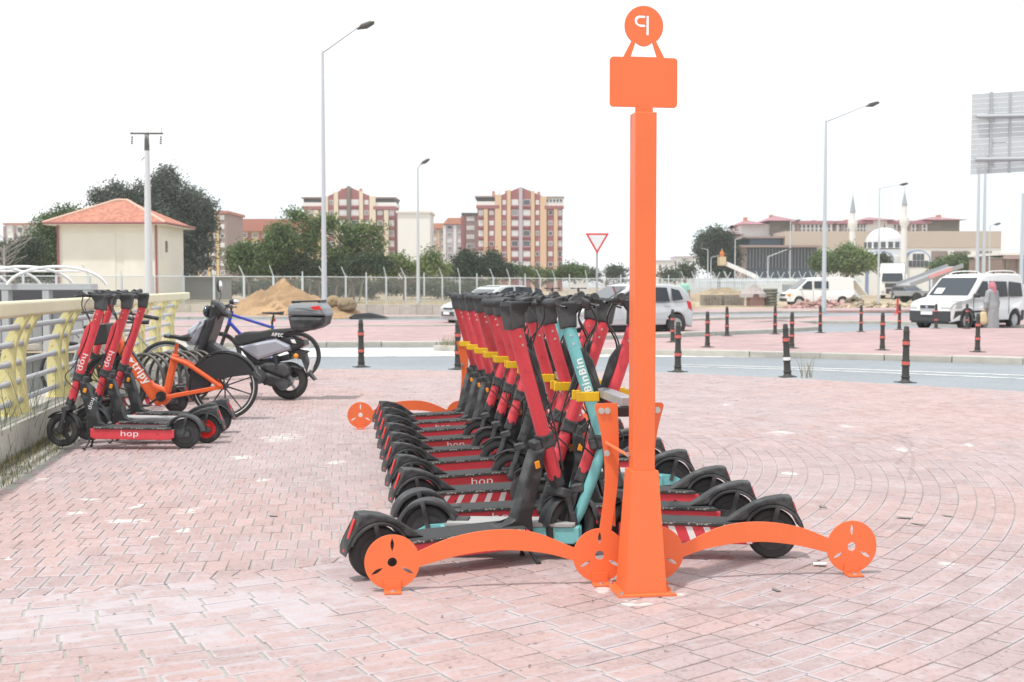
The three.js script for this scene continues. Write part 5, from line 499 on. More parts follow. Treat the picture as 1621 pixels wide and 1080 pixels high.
  mesh('boom', beam(bp(1146, 416), bp(1196, 438), 0.5, 0.4, 0.03), M.carWhite, lp); mesh('lower_boom', beam(bp(1196, 438), [1.4, 1.0, 0], 0.5, 0.4, 0.03), M.carWhite, lp); const q = bp(1143, 412); mesh('bucket', mg([box(0.9, 0.06, 0.8, q[0], q[1] - 0.6, 0), ...[-0.43, 0.43].map((x) => box(0.04, 1.0, 0.8, q[0] + x, q[1] - 0.1, 0)), ...[-0.38, 0.38].map((z) => box(0.9, 1.0, 0.04, q[0], q[1] - 0.1, z))]), mat([0.62, 0.5, 0.32], 0.6), lp); mesh('carrier_truck', mg([box(5.5, 1.2, 2, 1.5, 1.0, 0, 0.1), box(1.6, 1.6, 2, 3.6, 1.4, 0, 0.2)]), M.carWhite, lp); for (const s of [1, -1]) for (const x of [-0.2, 3.4]) mesh('tyre', disc(0.45, 0.3, x, 0.45, s * 0.85, 16), M.tyre, lp);
}
// ---------- people ----------
function flesh(bones, lo, hi, res = 64, k = 0.03) { // one smooth surface round tapered bones
  const c = [0, 1, 2].map((i) => (lo[i] + hi[i]) / 2), half = Math.max(...[0, 1, 2].map((i) => (hi[i] - lo[i]) / 2)) * 1.08, mc = new MarchingCubes(res, new THREE.MeshStandardMaterial(), false, false, 60000); mc.isolation = 0;
  const B = bones.map(([a, ra, b, rb, sx = 1, sz = 1]) => ({ a, b, ra, rb, sx, sz, d: [b[0] - a[0], b[1] - a[1], b[2] - a[2]] })); for (const q of B) q.l2 = q.d[0] ** 2 + q.d[1] ** 2 + q.d[2] ** 2 || 1e-9;
  for (let z = 0; z < res; z++) for (let y = 0; y < res; y++) for (let x = 0; x < res; x++) { const p = [x, y, z].map((v, i) => c[i] + (v - res / 2) / (res / 2) * half); let d = 1e3; for (const q of B) { const rx = p[0] - q.a[0], ry = p[1] - q.a[1], rz = p[2] - q.a[2], t = Math.max(0, Math.min(1, (rx * q.d[0] + ry * q.d[1] + rz * q.d[2]) / q.l2)); const e = Math.hypot((rx - t * q.d[0]) / q.sx, ry - t * q.d[1], (rz - t * q.d[2]) / q.sz) - (q.ra + (q.rb - q.ra) * t); const h = Math.max(0, Math.min(1, 0.5 + 0.5 * (d - e) / k)); d = d * (1 - h) + e * h - k * h * (1 - h); } mc.field[x + y * res + z * res * res] = -d; }
  mc.update(); const n = mc.count, g = new THREE.BufferGeometry(), P = new Float32Array(n * 3), N = new Float32Array(n * 3); for (let i = 0; i < n; i++) for (let q = 0; q < 3; q++) { P[i * 3 + q] = mc.positionArray[i * 3 + q] * half + c[q]; N[i * 3 + q] = mc.normalArray[i * 3 + q]; } g.setAttribute('position', new THREE.BufferAttribute(P, 3)); g.setAttribute('normal', new THREE.BufferAttribute(N, 3)); return boxUV(g, 1); }
const hand = (w, dir, s = 1) => [0, 1, 2, 3].map((i) => [[w[0] + (i - 1.5) * 0.017 * s, w[1] - 0.07, w[2] + 0.005], 0.0095, [w[0] + (i - 1.5) * 0.02 * s + dir[0] * 0.02, w[1] - 0.15 + Math.abs(i - 1.4) * 0.012, w[2] + 0.02 + dir[2] * 0.03], 0.008]).concat([[[w[0], w[1] + 0.02, w[2]], 0.026, [w[0], w[1] - 0.07, w[2]], 0.034, 1.1, 0.6], [[w[0] - 0.03 * s, w[1] - 0.02, w[2]], 0.011, [w[0] - 0.055 * s, w[1] - 0.08, w[2] + 0.02], 0.009]]);
{
  // woman in a long grey coat walking away beside the minivan
  const D = 37.2, p = thing('person', 'person in long grey coat and pink headscarf carrying a beige bag past the minivan', 'person', [X(1570, D), -0.12, -D], 0.5), grey = mat([0.33, 0.34, 0.35], 0.85, 0, { map: grime });
  mesh('body', flesh([[[0, 1.2, 0], 0.06, [0, 1.34, 0.01], 0.05], [[0, 1.37, -0.01], 0.085, [0, 1.43, -0.01], 0.085, 0.95, 1.1], [[0, 1.36, -0.08], 0.03, [0, 1.4, -0.1], 0.02], ...hand([-0.29, 0.7, 0.0], [0, 0, 0], 1), ...hand([0.29, 0.72, -0.02], [0, 0, 0], -1), [[-0.27, 0.85, 0], 0.035, [-0.29, 0.7, 0], 0.03], [[0.27, 0.86, -0.02], 0.035, [0.29, 0.72, -0.02], 0.03], [[-0.08, 0.3, 0], 0.05, [-0.08, 0.06, 0.02], 0.04], [[0.08, 0.3, 0], 0.05, [0.08, 0.06, -0.06], 0.04], [[0, 0.9, 0], 0.12, [0, 1.15, 0], 0.12], [[-0.08, 0.9, 0], 0.09, [-0.08, 0.3, 0], 0.06], [[0.08, 0.9, 0], 0.09, [0.08, 0.3, 0], 0.06], [[0, 1.18, 0], 0.09, [0.2, 1.16, 0], 0.06], [[0, 1.18, 0], 0.09, [-0.2, 1.16, 0], 0.06], [[0.2, 1.16, 0], 0.05, [0.27, 0.86, -0.02], 0.035], [[-0.2, 1.16, 0], 0.05, [-0.27, 0.85, 0], 0.035]], [-0.4, 0, -0.3], [0.4, 1.55, 0.3], 110, 0.02), M.skin, p);
  mesh('coat', flesh([[[0, 0.75, 0], 0.2, [0, 1.2, 0], 0.155, 1.05, 0.8], [[0, 0.08, 0], 0.235, [0, 0.75, 0], 0.2, 1.05, 0.9], [[-0.17, 1.2, 0], 0.08, [-0.26, 0.9, 0.01], 0.07], [[0.17, 1.2, 0], 0.08, [0.26, 0.9, -0.01], 0.07], [[-0.26, 0.9, 0.01], 0.07, [-0.28, 0.74, 0.0], 0.062], [[0.26, 0.9, -0.01], 0.07, [0.285, 0.76, -0.02], 0.062], [[-0.12, 0.05, 0.1], 0.05, [-0.1, 0.6, 0.13], 0.04], [[0.1, 0.05, 0.12], 0.05, [0.08, 0.6, 0.13], 0.04], [[0, 1.24, 0], 0.09, [0, 1.28, 0], 0.07]], [-0.4, 0.0, -0.3], [0.4, 1.4, 0.3], 80, 0.05), grey, p);
  mesh('headscarf', flesh([[[0, 1.38, 0.015], 0.105, [0, 1.44, 0.0], 0.1, 0.95, 1.1], [[0, 1.28, 0.02], 0.1, [0, 1.36, 0.02], 0.1, 1.1, 0.9], [[0, 1.2, 0.1], 0.05, [0, 1.3, 0.07], 0.07]], [-0.2, 1.1, -0.2], [0.2, 1.56, 0.2], 44, 0.04), mat([0.5, 0.18, 0.22], 0.8), p);
  for (const s of [-1, 1]) mesh('shoe', flesh([[[s * 0.09, 0.035, 0.06], 0.04, [s * 0.09, 0.03, -0.1], 0.034, 1, 1]], [s * 0.09 - 0.12, -0.02, -0.18], [s * 0.09 + 0.12, 0.12, 0.14], 28, 0.02), M.blackGloss, p);
  const bag = thing('shoulder_bag', 'beige bag hanging from the hand of the person in grey', 'bag', [0, 0, 0]); bag.position.set(X(1557, D - 0.15), 0.12, -D + 0.15); mesh('pouch', flesh([[[0, 0.08, 0], 0.12, [0, 0.28, 0], 0.1, 1.1, 0.55]], [-0.2, -0.1, -0.2], [0.2, 0.42, 0.2], 36, 0.02), mat([0.62, 0.5, 0.3], 0.7), bag); mesh('handle', tube([[-0.07, 0.35, 0], [-0.05, 0.46, 0], [0.05, 0.46, 0], [0.07, 0.35, 0]], 0.008, 16, 6), mat([0.5, 0.4, 0.25], 0.7), bag);
  // man in a green shirt
  const man = (lb, pos, turn, shirt, trousers, sc = 1) => { const m = thing('person', lb, 'person', pos, turn); m.scale.setScalar(sc); mesh('body', flesh([[[0, 1.42, 0], 0.06, [0, 1.54, 0.01], 0.055], [[0, 1.6, 0.01], 0.09, [0, 1.67, 0], 0.092, 0.9, 1.1], [[0, 1.58, 0.1], 0.03, [0, 1.62, 0.105], 0.02], [[-0.19, 1.42, 0], 0.05, [-0.25, 1.14, -0.02], 0.042], [[-0.25, 1.14, -0.02], 0.04, [-0.24, 0.9, 0.05], 0.03], [[0.19, 1.42, 0], 0.05, [0.25, 1.14, 0.0], 0.042], [[0.25, 1.14, 0], 0.04, [0.26, 0.9, 0.08], 0.03], ...hand([-0.24, 0.88, 0.05], [0, 0, 0.3], -1), ...hand([0.26, 0.88, 0.08], [0, 0, 0.3], 1), [[0, 1.4, 0], 0.12, [0, 0.95, 0], 0.13], [[-0.09, 0.95, 0], 0.09, [-0.1, 0.5, 0.1], 0.06], [[-0.1, 0.5, 0.1], 0.055, [-0.1, 0.08, -0.02], 0.04], [[0.09, 0.95, 0], 0.09, [0.1, 0.5, 0.0], 0.06], [[0.1, 0.5, 0], 0.055, [0.1, 0.08, -0.16], 0.04], [[0, 1.42, 0], 0.09, [0.19, 1.42, 0], 0.06], [[0, 1.42, 0], 0.09, [-0.19, 1.42, 0], 0.06]], [-0.4, 0, -0.35], [0.4, 1.8, 0.35], 120, 0.02), M.skin, m);
    mesh('shirt', flesh([[[0, 1.36, 0], 0.17, [0, 0.96, 0.01], 0.165, 1.1, 0.75], [[-0.17, 1.42, 0], 0.085, [-0.235, 1.2, -0.01], 0.07], [[0.17, 1.42, 0], 0.085, [0.235, 1.2, 0], 0.07]], [-0.4, 0.8, -0.3], [0.4, 1.58, 0.3], 60, 0.04), shirt, m); mesh('trousers', flesh([[[0, 0.98, 0], 0.15, [0, 0.9, 0], 0.15, 1.1, 0.8], [[-0.09, 0.9, 0], 0.105, [-0.1, 0.5, 0.1], 0.078], [[-0.1, 0.5, 0.1], 0.078, [-0.1, 0.1, -0.02], 0.065], [[0.09, 0.9, 0], 0.105, [0.1, 0.5, 0], 0.078], [[0.1, 0.5, 0], 0.078, [0.1, 0.1, -0.16], 0.065]], [-0.3, 0.0, -0.35], [0.3, 1.1, 0.35], 70, 0.03), trousers, m); mesh('hair', flesh([[[0, 1.655, -0.025], 0.09, [0, 1.7, -0.01], 0.088, 0.95, 1.05]], [-0.15, 1.5, -0.2], [0.15, 1.84, 0.2], 36, 0.02), mat([0.25, 0.22, 0.2], 0.9), m); for (const [x, z] of [[-0.1, 0.0], [0.1, -0.14]]) mesh('shoe', flesh([[[x, 0.04, z - 0.03], 0.045, [x, 0.035, z + 0.16], 0.038]], [x - 0.15, -0.04, z - 0.15], [x + 0.15, 0.14, z + 0.25], 30, 0.02), M.blackGloss, m); return m; };
  man('person in light green shirt and dark trousers walking along the far pavement', [X(1084, 62), -0.1, -62], 2.6, mat([0.3, 0.58, 0.48], 0.8), mat([0.03, 0.035, 0.05], 0.85));
  const bk = at(1143, 405, 140); man('worker in orange safety clothing standing in the raised bucket', [bk.x, bk.y - 1.0, -140], 0.4, mat([0.75, 0.22, 0.04], 0.7), mat([0.7, 0.3, 0.05], 0.7), 1.0);
}
// ---------- fence, low wall, earth mound, rubble ----------
const pbox = (D, dep, x0, x1, yT, yB, bev = 0) => { const a = at(x0, yT, D), b = at(x1, yB, D); return bx(a.x, b.x, b.y, a.y, -D - dep, -D, bev); };   // a block whose front stands at depth D
const pb = (D, z0, z1, x0, x1, yT, yB) => { const a = at(x0, yT, D), b = at(x1, yB, D); return bx(a.x, b.x, b.y, a.y, -D + z0, -D + z1); };
{
  const f = thing('mesh_fence', 'pale steel mesh fence with angled arms running behind the roads', 'fence'), fm = mat([0.6, 0.66, 0.7], 0.5, 0.2), wm = mat([0.42, 0.45, 0.46], 0.6, 0.3);
  const line = [[-38, 82], [-15.7, 90], [5.4, 113], [26, 128]], pts = []; for (let i = 0; i < line.length - 1; i++) { const [a, b] = line[i], [c, d] = line[i + 1], L = Math.hypot(c - a, d - b), n = Math.round(L / 2.1); for (let k = 0; k < n; k++) pts.push([a + (c - a) * k / n, b + (d - b) * k / n]); } pts.push(line[line.length - 1]);
  pts.forEach(([x, d], i) => { const tall = i % 3 !== 2; mesh('post', bx(-0.07, 0.07, -0.15, 2.0, -0.07, 0.07).translate(x, 0, -d), fm, f); if (tall) mesh('angled_arm', bar([x, 1.98, -d], [x - 0.38 + (i % 4) * 0.07, 2.75, -d + 0.2], 0.045, 0.04, 6), fm, f); else mesh('post_tip', bx(-0.04, 0.04, 2.0, 2.35, -0.04, 0.04).translate(x, 0, -d), fm, f);
    if (!pts[i + 1]) return; const [x2, d2] = pts[i + 1]; mesh('top_rail', bar([x, 1.95, -d], [x2, 1.95, -d2], 0.035, 0.035, 6), fm, f); mesh('bottom_rail', bar([x, 0.05, -d], [x2, 0.05, -d2], 0.03, 0.03, 6), fm, f);
    const w = []; for (let k = 1; k < 22; k++) { const t = k / 22; w.push(new THREE.BoxGeometry(0.012, 1.88, 0.012).translate(x + (x2 - x) * t, 1.0, -(d + (d2 - d) * t))); } for (let k = 1; k < 12; k++) w.push(bar([x, 0.05 + k * 0.158, -d], [x2, 0.05 + k * 0.158, -d2], 0.005, 0.005, 4)); mesh('mesh_panel', mg(w), wm, f); });
  const pf = thing('picket_fence', 'dense pale picket fence in front of the truck and debris', 'fence'); for (let i = 0; i < 96; i++) { const px = 1082 + i * 2.95, D = 118 - i * 0.12, p = at(px, 452, D); mesh('picket', bx(-0.045, 0.045, -0.15, 2.0 + rr(-0.05, 0.05), -0.03, 0.03).translate(p.x, 0, -D), fm, pf); } mesh('rail', bar([X(1082, 118.1), 1.7, -118.1], [X(1366, 106.6), 1.7, -106.6], 0.04), fm, pf); mesh('rail', bar([X(1082, 118.1), 0.4, -118.1], [X(1366, 106.6), 0.4, -106.6], 0.04), fm, pf);
  for (let i = 0; i < 14; i++) { const px = 1100 + i * 17, D = 118; const p = at(px, 452, D); mesh('angled_arm', mg([bar([p.x, 1.9, -D], [p.x - 0.35, 2.7, -D], 0.04, 0.035, 5), bar([p.x, 1.9, -D], [p.x + 0.35, 2.6, -D], 0.04, 0.035, 5)]), fm, pf); }
  const lw = thing('low_wall', 'low pale concrete wall along the far pavement', 'wall'); for (let i = 0; i < 14; i++) { const a = gp(555 + i * 26, 498), b = gp(555 + i * 26 + 25.6, 498); mesh('wall_block', boxUV(prep(bx(a.x, b.x, -0.14, 0.44 + rr(-0.01, 0.01), a.z - 0.3, a.z))), kerbM[i % 3], lw); } for (let i = 0; i < 9; i++) { const a = gp(250 + i * 26, 490), b = gp(250 + i * 26 + 25.6, 490); mesh('wall_block', boxUV(prep(bx(a.x, b.x, -0.14, 0.3, a.z - 0.3, a.z))), kerbM[i % 3], lw); }
  // earth mound and stones
  const heap = (name, label, cat, px, py, D, w, h, dep, m, rough = 0.25, seedv = 1) => { const n = 60, g = new THREE.PlaneGeometry(2, 2, n, n).rotateX(-Math.PI / 2), p = g.attributes.position; for (let i = 0; i < p.count; i++) { const x = p.getX(i), z = p.getZ(i), r = Math.hypot(x, z), k = Math.max(0, 1 - r * (0.9 + 0.25 * fbm(x * 1.5 + seedv, z * 1.5, 2))); p.setXYZ(i, x * w, h * (Math.pow(k, 0.85) + (k > 0 ? rough * k * (fbm(x * 6 + seedv * 3, z * 6, 4) - 0.5) + 0.06 * (fbm(x * 24, z * 24, 2) - 0.5) * Math.min(1, 4 * k) : 0)) - 0.14 - (k <= 0 ? 0.2 : 0), z * dep); } g.computeVertexNormals(); const o = mesh(name, boxUV(prep(g)), m); o.position.set(X(px, D), 0, -D); return tag(o, label, cat); };
  const rubble = (name, label, cat, px, py, D, w, h, dep, m) => { const l = []; for (let i = 0; i < 170; i++) { const a = rr(0, 6.283), r = Math.sqrt(rnd()), s = rr(0.08, 0.3), y = h * (1 - r) * rr(0.3, 1); l.push(box(s * rr(0.7, 1.6), s * 0.5, s, r * w * Math.cos(a), y + s * 0.2, r * dep * Math.sin(a), 0, [rr(-0.7, 0.7), rr(0, 3), rr(-0.7, 0.7)])); } const o = mesh(name, mg(l), m); o.position.set(X(px, D), -0.12, -D); tag(o, label, cat, null, 'stuff'); return o; };
  const sandM = mat([0.55, 0.405, 0.28], 0.95, 0, { map: earthT }); heap('earth_mound', 'large mound of orange-brown earth beside the street lamp', 'earth mound', 448, 490, 54, 3.0, 1.6, 2.2, sandM, 0.5, 2); heap('earth_mound', 'smaller spill of earth at the foot of the big mound under the boulders', 'earth mound', 540, 495, 52, 1.3, 0.7, 1.4, sandM, 0.5, 6);
  const rock = (px, py, D, s, label, m, sy = 0.75) => { const g = new THREE.IcosahedronGeometry(1, 4), p = g.attributes.position; for (let i = 0; i < p.count; i++) { const v = V().fromBufferAttribute(p, i), k = 0.8 + 0.45 * fbm(v.x * 1.6 + px, v.y * 1.6 + v.z * 1.1, 4); v.multiplyScalar(k); p.setXYZ(i, v.x * s, v.y * s * sy, v.z * s); } g.computeVertexNormals(); const o = mesh('boulder', boxUV(prep(g)), m); const q = at(px, py, D); o.position.copy(q); tag(o, label, 'boulder'); };
  rock(549, 483, 51.5, 0.42, 'rounded tan boulder resting on the small earth spill', mat([0.5, 0.42, 0.33], 0.9, 0, { map: earthT })); rock(527, 478, 52, 0.35, 'pale sandy boulder between the mound and the rounded one', mat([0.6, 0.5, 0.36], 0.9, 0, { map: earthT }));
  const tar = mesh('rubber_sheet', plate(shp([[-0.8, 0], [-0.5, 0.16], [0.1, 0.2], [0.7, 0.06], [0.85, -0.02]]), 0.7, 0.03), M.matBlack); tar.position.set(X(582, 50.5), -0.05, -50.5); tag(tar, 'black rubber sheet slumped beside the boulders', 'sheet');
  const brk = mat([0.46, 0.29, 0.27], 0.9, 0, { map: grime }), grey = mat([0.5, 0.46, 0.42], 0.9, 0, { map: concreteT });
  for (const [px, D, w, h, c, l] of [[1125, 84, 1.3, 0.75, grey, 'pallet of grey pavers stacked near the walking person'], [1160, 84, 1.4, 0.75, grey, 'long pallet of grey pavers beside the reddish stack'], [1196, 82, 1.0, 0.85, brk, 'pallet of reddish pavers under a slumped cover']]) { const t = thing('paver_stack', l, 'paver stack', [X(px, D), -0.1, -D], 0.1); for (let r = 0; r < 5; r++) for (let k = 0; k < 6; k++) mesh('paver_block', bx(-w / 2 + k * w / 6, -w / 2 + (k + 1) * w / 6 - 0.02, r * h / 5, (r + 1) * h / 5 - 0.012, -0.5 + rr(-0.02, 0.02), 0.5 + rr(-0.02, 0.02)), c, t); }
  const tarp2 = heap('slumped_cover', 'rumpled grey-brown cover slumped over the paver stack', 'cover', 1193, 470, 82, 0.95, 0.62, 0.75, mat([0.42, 0.37, 0.36], 0.85, 0, { map: grime }), 1.4, 9); tarp2.position.y = 0.83;
  { const t = thing('ring_stack', 'stack of dark concrete rings between the paver pallet and the van', 'ring stack', [X(1219, 82), -0.1, -82]); for (let i = 0; i < 6; i++) mesh('ring', new THREE.TorusGeometry(0.42 + rr(-0.03, 0.03), 0.1, 8, 20).rotateX(Math.PI / 2).translate(rr(-0.04, 0.04), 0.1 + i * 0.2, 0), mat([0.2, 0.2, 0.17], 0.9), t); }
  rubble('rubble_heap', 'heap of broken red paving in front of the white van', 'rubble', 1300, 478, 74, 2.2, 0.75, 0.8, brk, 0.9, 12); rubble('rubble_heap', 'pale heap of lime rubble behind the far bollards', 'rubble', 1380, 480, 74, 3.2, 0.42, 1.2, mat([0.72, 0.68, 0.6], 0.95, 0, { map: earthT }), 0.8, 15); rubble('rubble_heap', 'grey heap of scrap by the van tail', 'rubble', 1352, 478, 76, 0.9, 0.8, 0.7, mat([0.4, 0.38, 0.34], 0.95, 0, { map: earthT }), 0.9, 19); heap('rubble_heap', 'sandy heap of rubble beyond the mesh fence', 'rubble', 1140, 470, 112, 4.5, 1.2, 2, mat([0.56, 0.5, 0.42], 0.95, 0, { map: earthT }), 0.9, 23);
  { const t = mesh('warning_post', mg([bar([0, 0, 0], [0, 0.75, 0], 0.06, 0.05, 10), bar([0, 0, 0], [0, 0.05, 0], 0.2, 0.16, 12)]), M.redLamp); t.position.set(X(1421, 58), -0.1, -58); tag(t, 'red plastic warning post on the road in front of the truck', 'warning post'); }
}
// ---------- trees ----------
function tree(name, label, px, D, y0, blobs, o) { // blobs: [px, py, rx, ry] of leafy masses seen at depth D
  const t = thing(name, label, o.cat ?? 'tree', [X(px, D), -0.15, -D], 0, o.group), k = D / F, L = [], cols = o.cols, s = o.leaf, P = [], N = [], Cc = [];
  const cl = []; for (const [bxp, by, rx, ry] of blobs) { const c = at(bxp, by, D), n = Math.max(4, Math.round(o.dens * rx * ry / 60)); for (let i = 0; i < n; i++) { const u = rr(0, 6.283), v = Math.acos(rr(-1, 1)), q = Math.pow(rnd(), 0.4) * 0.92; cl.push([c.x - t.position.x + q * rx * k * Math.sin(v) * Math.cos(u), c.y + 0.15 + q * ry * k * Math.cos(v), q * rx * k * Math.sin(v) * Math.sin(u) * 0.8]); } }
  const cr = o.clump; for (const c of cl) { const tone = rr(0.75, 1.25), base = cols[Math.floor(rnd() * cols.length)]; for (let i = 0; i < o.per; i++) { const u = rr(0, 6.283), v = Math.acos(rr(-1, 1)), q = Math.pow(rnd(), 0.6) * cr * (0.6 + 0.7 * Math.abs(Math.sin(u * 2.5 + c[0] * 9))), p = V(c[0] + q * Math.sin(v) * Math.cos(u), c[1] + q * Math.cos(v) * 0.75, c[2] + q * Math.sin(v) * Math.sin(u)), a = V(rr(-1, 1), rr(-1, 1), rr(-1, 1)).normalize(), b = V(rr(-1, 1), rr(-1, 1), rr(-1, 1)).cross(a).normalize(), w = s * rr(0.6, 1.3); const n = a.clone().cross(b); const A = p.clone().addScaledVector(a, w), B = p.clone().addScaledVector(b, w * 0.5), E = p.clone().addScaledVector(a, -w), G2 = p.clone().addScaledVector(b, -w * 0.5); for (const z of [A, B, E, A, E, G2]) { P.push(z.x, z.y, z.z); N.push(n.x, n.y, n.z); const m = tone * 1; Cc.push(base[0] * m, base[1] * m, base[2] * m); } } }
  const g = new THREE.BufferGeometry(); g.setAttribute('position', new THREE.Float32BufferAttribute(P, 3)); g.setAttribute('normal', new THREE.Float32BufferAttribute(N, 3)); g.setAttribute('color', new THREE.Float32BufferAttribute(Cc, 3)); mesh('crown', g, leafM, t);
  const tr = []; const trunks = o.trunks ?? [[0, 0]]; trunks.forEach(([dx, lean], i) => { const top = cl[Math.floor(rnd() * cl.length)]; const hgt = Math.max(...cl.map((c) => c[1])) * 0.75; tr.push(tube([[dx, 0, 0], [dx + lean * 0.4, hgt * 0.35, 0], [dx + lean * 0.9, hgt * 0.7, rr(-0.3, 0.3)], [dx + lean * 1.2, hgt, 0]], o.tr ?? 0.12, 12, 6)); void top; });
  for (let i = 0; i < Math.min(cl.length, o.limbs ?? 24); i++) { const c = cl[Math.floor(i * cl.length / Math.min(cl.length, o.limbs ?? 24))], q = trunks[i % trunks.length], h = Math.max(0.3, c[1] * 0.45); tr.push(tube([[q[0] + q[1] * 0.4, h, 0], [(q[0] + q[1] * 0.5 + c[0]) / 2, (h + c[1]) / 2 + 0.1, c[2] / 2], c], (o.tr ?? 0.12) * 0.32, 6, 5)); }
  mesh('trunk', mg(tr), mat(o.bark ?? [0.22, 0.18, 0.14], 0.9), t); return t; }
const leafM = new THREE.MeshPhysicalMaterial({ color: 0xffffff, vertexColors: true, roughness: 0.9, side: THREE.DoubleSide, transmission: 0.3, thickness: 0 });
{
  const gr = [[0.1, 0.155, 0.045], [0.13, 0.19, 0.055], [0.075, 0.125, 0.04]], lg = [[0.18, 0.24, 0.07], [0.14, 0.21, 0.06], [0.21, 0.26, 0.1]], dk = [[0.1, 0.125, 0.1], [0.13, 0.15, 0.125], [0.075, 0.1, 0.075]], pn = [[0.035, 0.065, 0.028], [0.05, 0.08, 0.035]];
  tree('cedar_tree', 'big dark grey-green conifer spreading behind the cream house', 245, 112, 0, [[262, 285, 26, 24], [290, 325, 48, 34], [240, 320, 40, 36], [190, 308, 26, 20], [158, 312, 20, 12], [310, 355, 34, 26], [325, 335, 22, 20], [275, 365, 50, 40], [300, 400, 40, 34], [215, 345, 40, 30], [270, 420, 60, 26]], { cols: dk, leaf: 0.13, dens: 2.2, per: 170, clump: 1.05, tr: 0.3 });
  tree('leafy_tree', 'dense green tree rising behind the roof edge of the cream house', 95, 108, 0, [[100, 350, 32, 26], [75, 390, 28, 40], [110, 400, 30, 40], [60, 425, 30, 24]], { cols: gr, leaf: 0.124, dens: 4.0, per: 136, clump: 1.2 });
  tree('leafy_tree', 'low dark green trees behind the white pipe hoops', 30, 100, 0, [[15, 415, 40, 26], [45, 400, 20, 26], [-20, 410, 40, 30]], { cols: pn, leaf: 0.124, dens: 4.0, per: 119, clump: 1.1 });
  { const t = thing('bare_tree', 'leafless pale tree beyond the canal wall', 'tree', [X(8, 90), -0.15, -90]); const b = []; for (let i = 0; i < 60; i++) { const a = rr(-1.3, 1.5), h = rr(2, 4.2), L = rr(0.8, 2.4); b.push(tube([[0, h, 0], [a * L * 0.5, h + L * 0.4, rr(-0.5, 0.5)], [a * L, h + L * rr(0.5, 1.0), rr(-1, 1)]], 0.013, 6, 5)); } mesh('trunk', lathe([[0, 0], [0.16, 0], [0.05, 4.4], [0, 4.5]], 8), mat([0.4, 0.37, 0.35], 0.9), t); mesh('branches', mg(b), mat([0.42, 0.39, 0.38], 0.9), t); }
  tree('slender_tree', 'multi-stemmed green tree behind the fence under the striped apartment block', 530, 100, 0, [[470, 345, 22, 16], [500, 365, 30, 22], [560, 370, 30, 22], [585, 385, 24, 20], [540, 395, 40, 24], [480, 395, 34, 26], [590, 360, 16, 10], [515, 350, 20, 12], [570, 410, 34, 20], [450, 370, 20, 20]], { cols: [...gr, ...lg], leaf: 0.12, dens: 1.5, per: 120, clump: 0.85, trunks: [[-2.2, 0.6], [-1.2, -0.4], [0, 0.7], [1.0, 1.2], [2, 0.9], [-3, -0.6]], tr: 0.09, bark: [0.45, 0.4, 0.32], limbs: 40 });
  tree('leafy_tree', 'round bright green bush tree in front of the yellow building', 395, 98, 0, [[385, 400, 26, 18], [400, 420, 40, 16], [430, 405, 24, 26], [445, 380, 20, 22]], { cols: gr, leaf: 0.124, dens: 4.0, per: 119, clump: 1.0 });
  tree('leafy_shrub', 'dark green shrubs at the foot of the slender trees', 560, 99, 0, [[585, 420, 40, 14], [540, 425, 40, 12], [490, 425, 40, 12], [450, 425, 30, 12]], { cols: pn, leaf: 0.124, dens: 4.0, per: 102, clump: 0.9, cat: 'shrub' });
  tree('leafy_shrub', 'light green shrubs between the white building and the lamp', 640, 110, 0, [[625, 415, 18, 14], [655, 425, 30, 10], [680, 415, 14, 20], [605, 428, 26, 10], [690, 428, 24, 10]], { cols: lg, leaf: 0.124, dens: 4.0, per: 102, clump: 0.9, cat: 'shrub' });
  tree('pine_tree', 'dark green pine in front of the striped apartment block, beside a second one', 745, 125, 0, [[740, 415, 20, 16], [735, 430, 28, 12]], { cols: pn, leaf: 0.136, dens: 6.4, per: 119, clump: 1.0 }); tree('pine_tree', 'pointed dark pine covering the ground floor of the striped apartment block', 780, 125, 0, [[782, 412, 12, 14], [775, 425, 26, 14], [795, 430, 22, 10]], { cols: pn, leaf: 0.136, dens: 6.4, per: 119, clump: 1.0 });
  tree('leafy_shrub', 'low green hedge below the striped apartment block', 850, 128, 0, [[835, 432, 26, 8], [870, 434, 26, 7], [900, 428, 16, 10], [915, 432, 16, 8]], { cols: gr, leaf: 0.124, dens: 5.6, per: 102, clump: 0.8, cat: 'shrub' }); tree('leafy_tree', 'distant dark tree row between the give way sign and the totem', 960, 190, 0, [[905, 430, 20, 12], [935, 434, 16, 8], [975, 432, 20, 9], [1085, 428, 14, 12], [1060, 436, 16, 8]], { cols: pn, leaf: 0.186, dens: 6.4, per: 85, clump: 1.3 });
  tree('poplar_tree', 'dark green poplar clump beside the hotel', 1138, 200, 0, [[1115, 395, 10, 28], [1130, 385, 12, 28], [1148, 390, 12, 28], [1138, 415, 26, 22], [1160, 405, 12, 20]], { cols: pn, leaf: 0.186, dens: 7.2, per: 136, clump: 1.5, tr: 0.25 });
  tree('leafy_tree', 'bright green tree in front of the mosque minaret', 1340, 150, 0, [[1345, 405, 20, 16], [1365, 412, 18, 14], [1325, 415, 16, 12], [1350, 420, 30, 10]], { cols: lg, leaf: 0.161, dens: 7.2, per: 136, clump: 1.1 }); tree('leafy_tree', 'green bush tree in front of the hotel glass facade', 1300, 148, 0, [[1300, 412, 16, 12], [1310, 420, 22, 9]], { cols: gr, leaf: 0.161, dens: 7.2, per: 136, clump: 1.1 });
  tree('leafy_tree', 'green trees in front of the hotel garage doors', 1510, 165, 0, [[1490, 420, 18, 10], [1520, 418, 22, 14], [1545, 425, 20, 10], [1580, 420, 14, 12]], { cols: gr, leaf: 0.174, dens: 7.2, per: 136, clump: 1.2 }); tree('leafy_shrub', 'dark low shrubs beside the mosque door', 1400, 168, 0, [[1395, 412, 18, 8], [1375, 416, 10, 8]], { cols: pn, leaf: 0.161, dens: 7.2, per: 102, clump: 1.0, cat: 'shrub' });
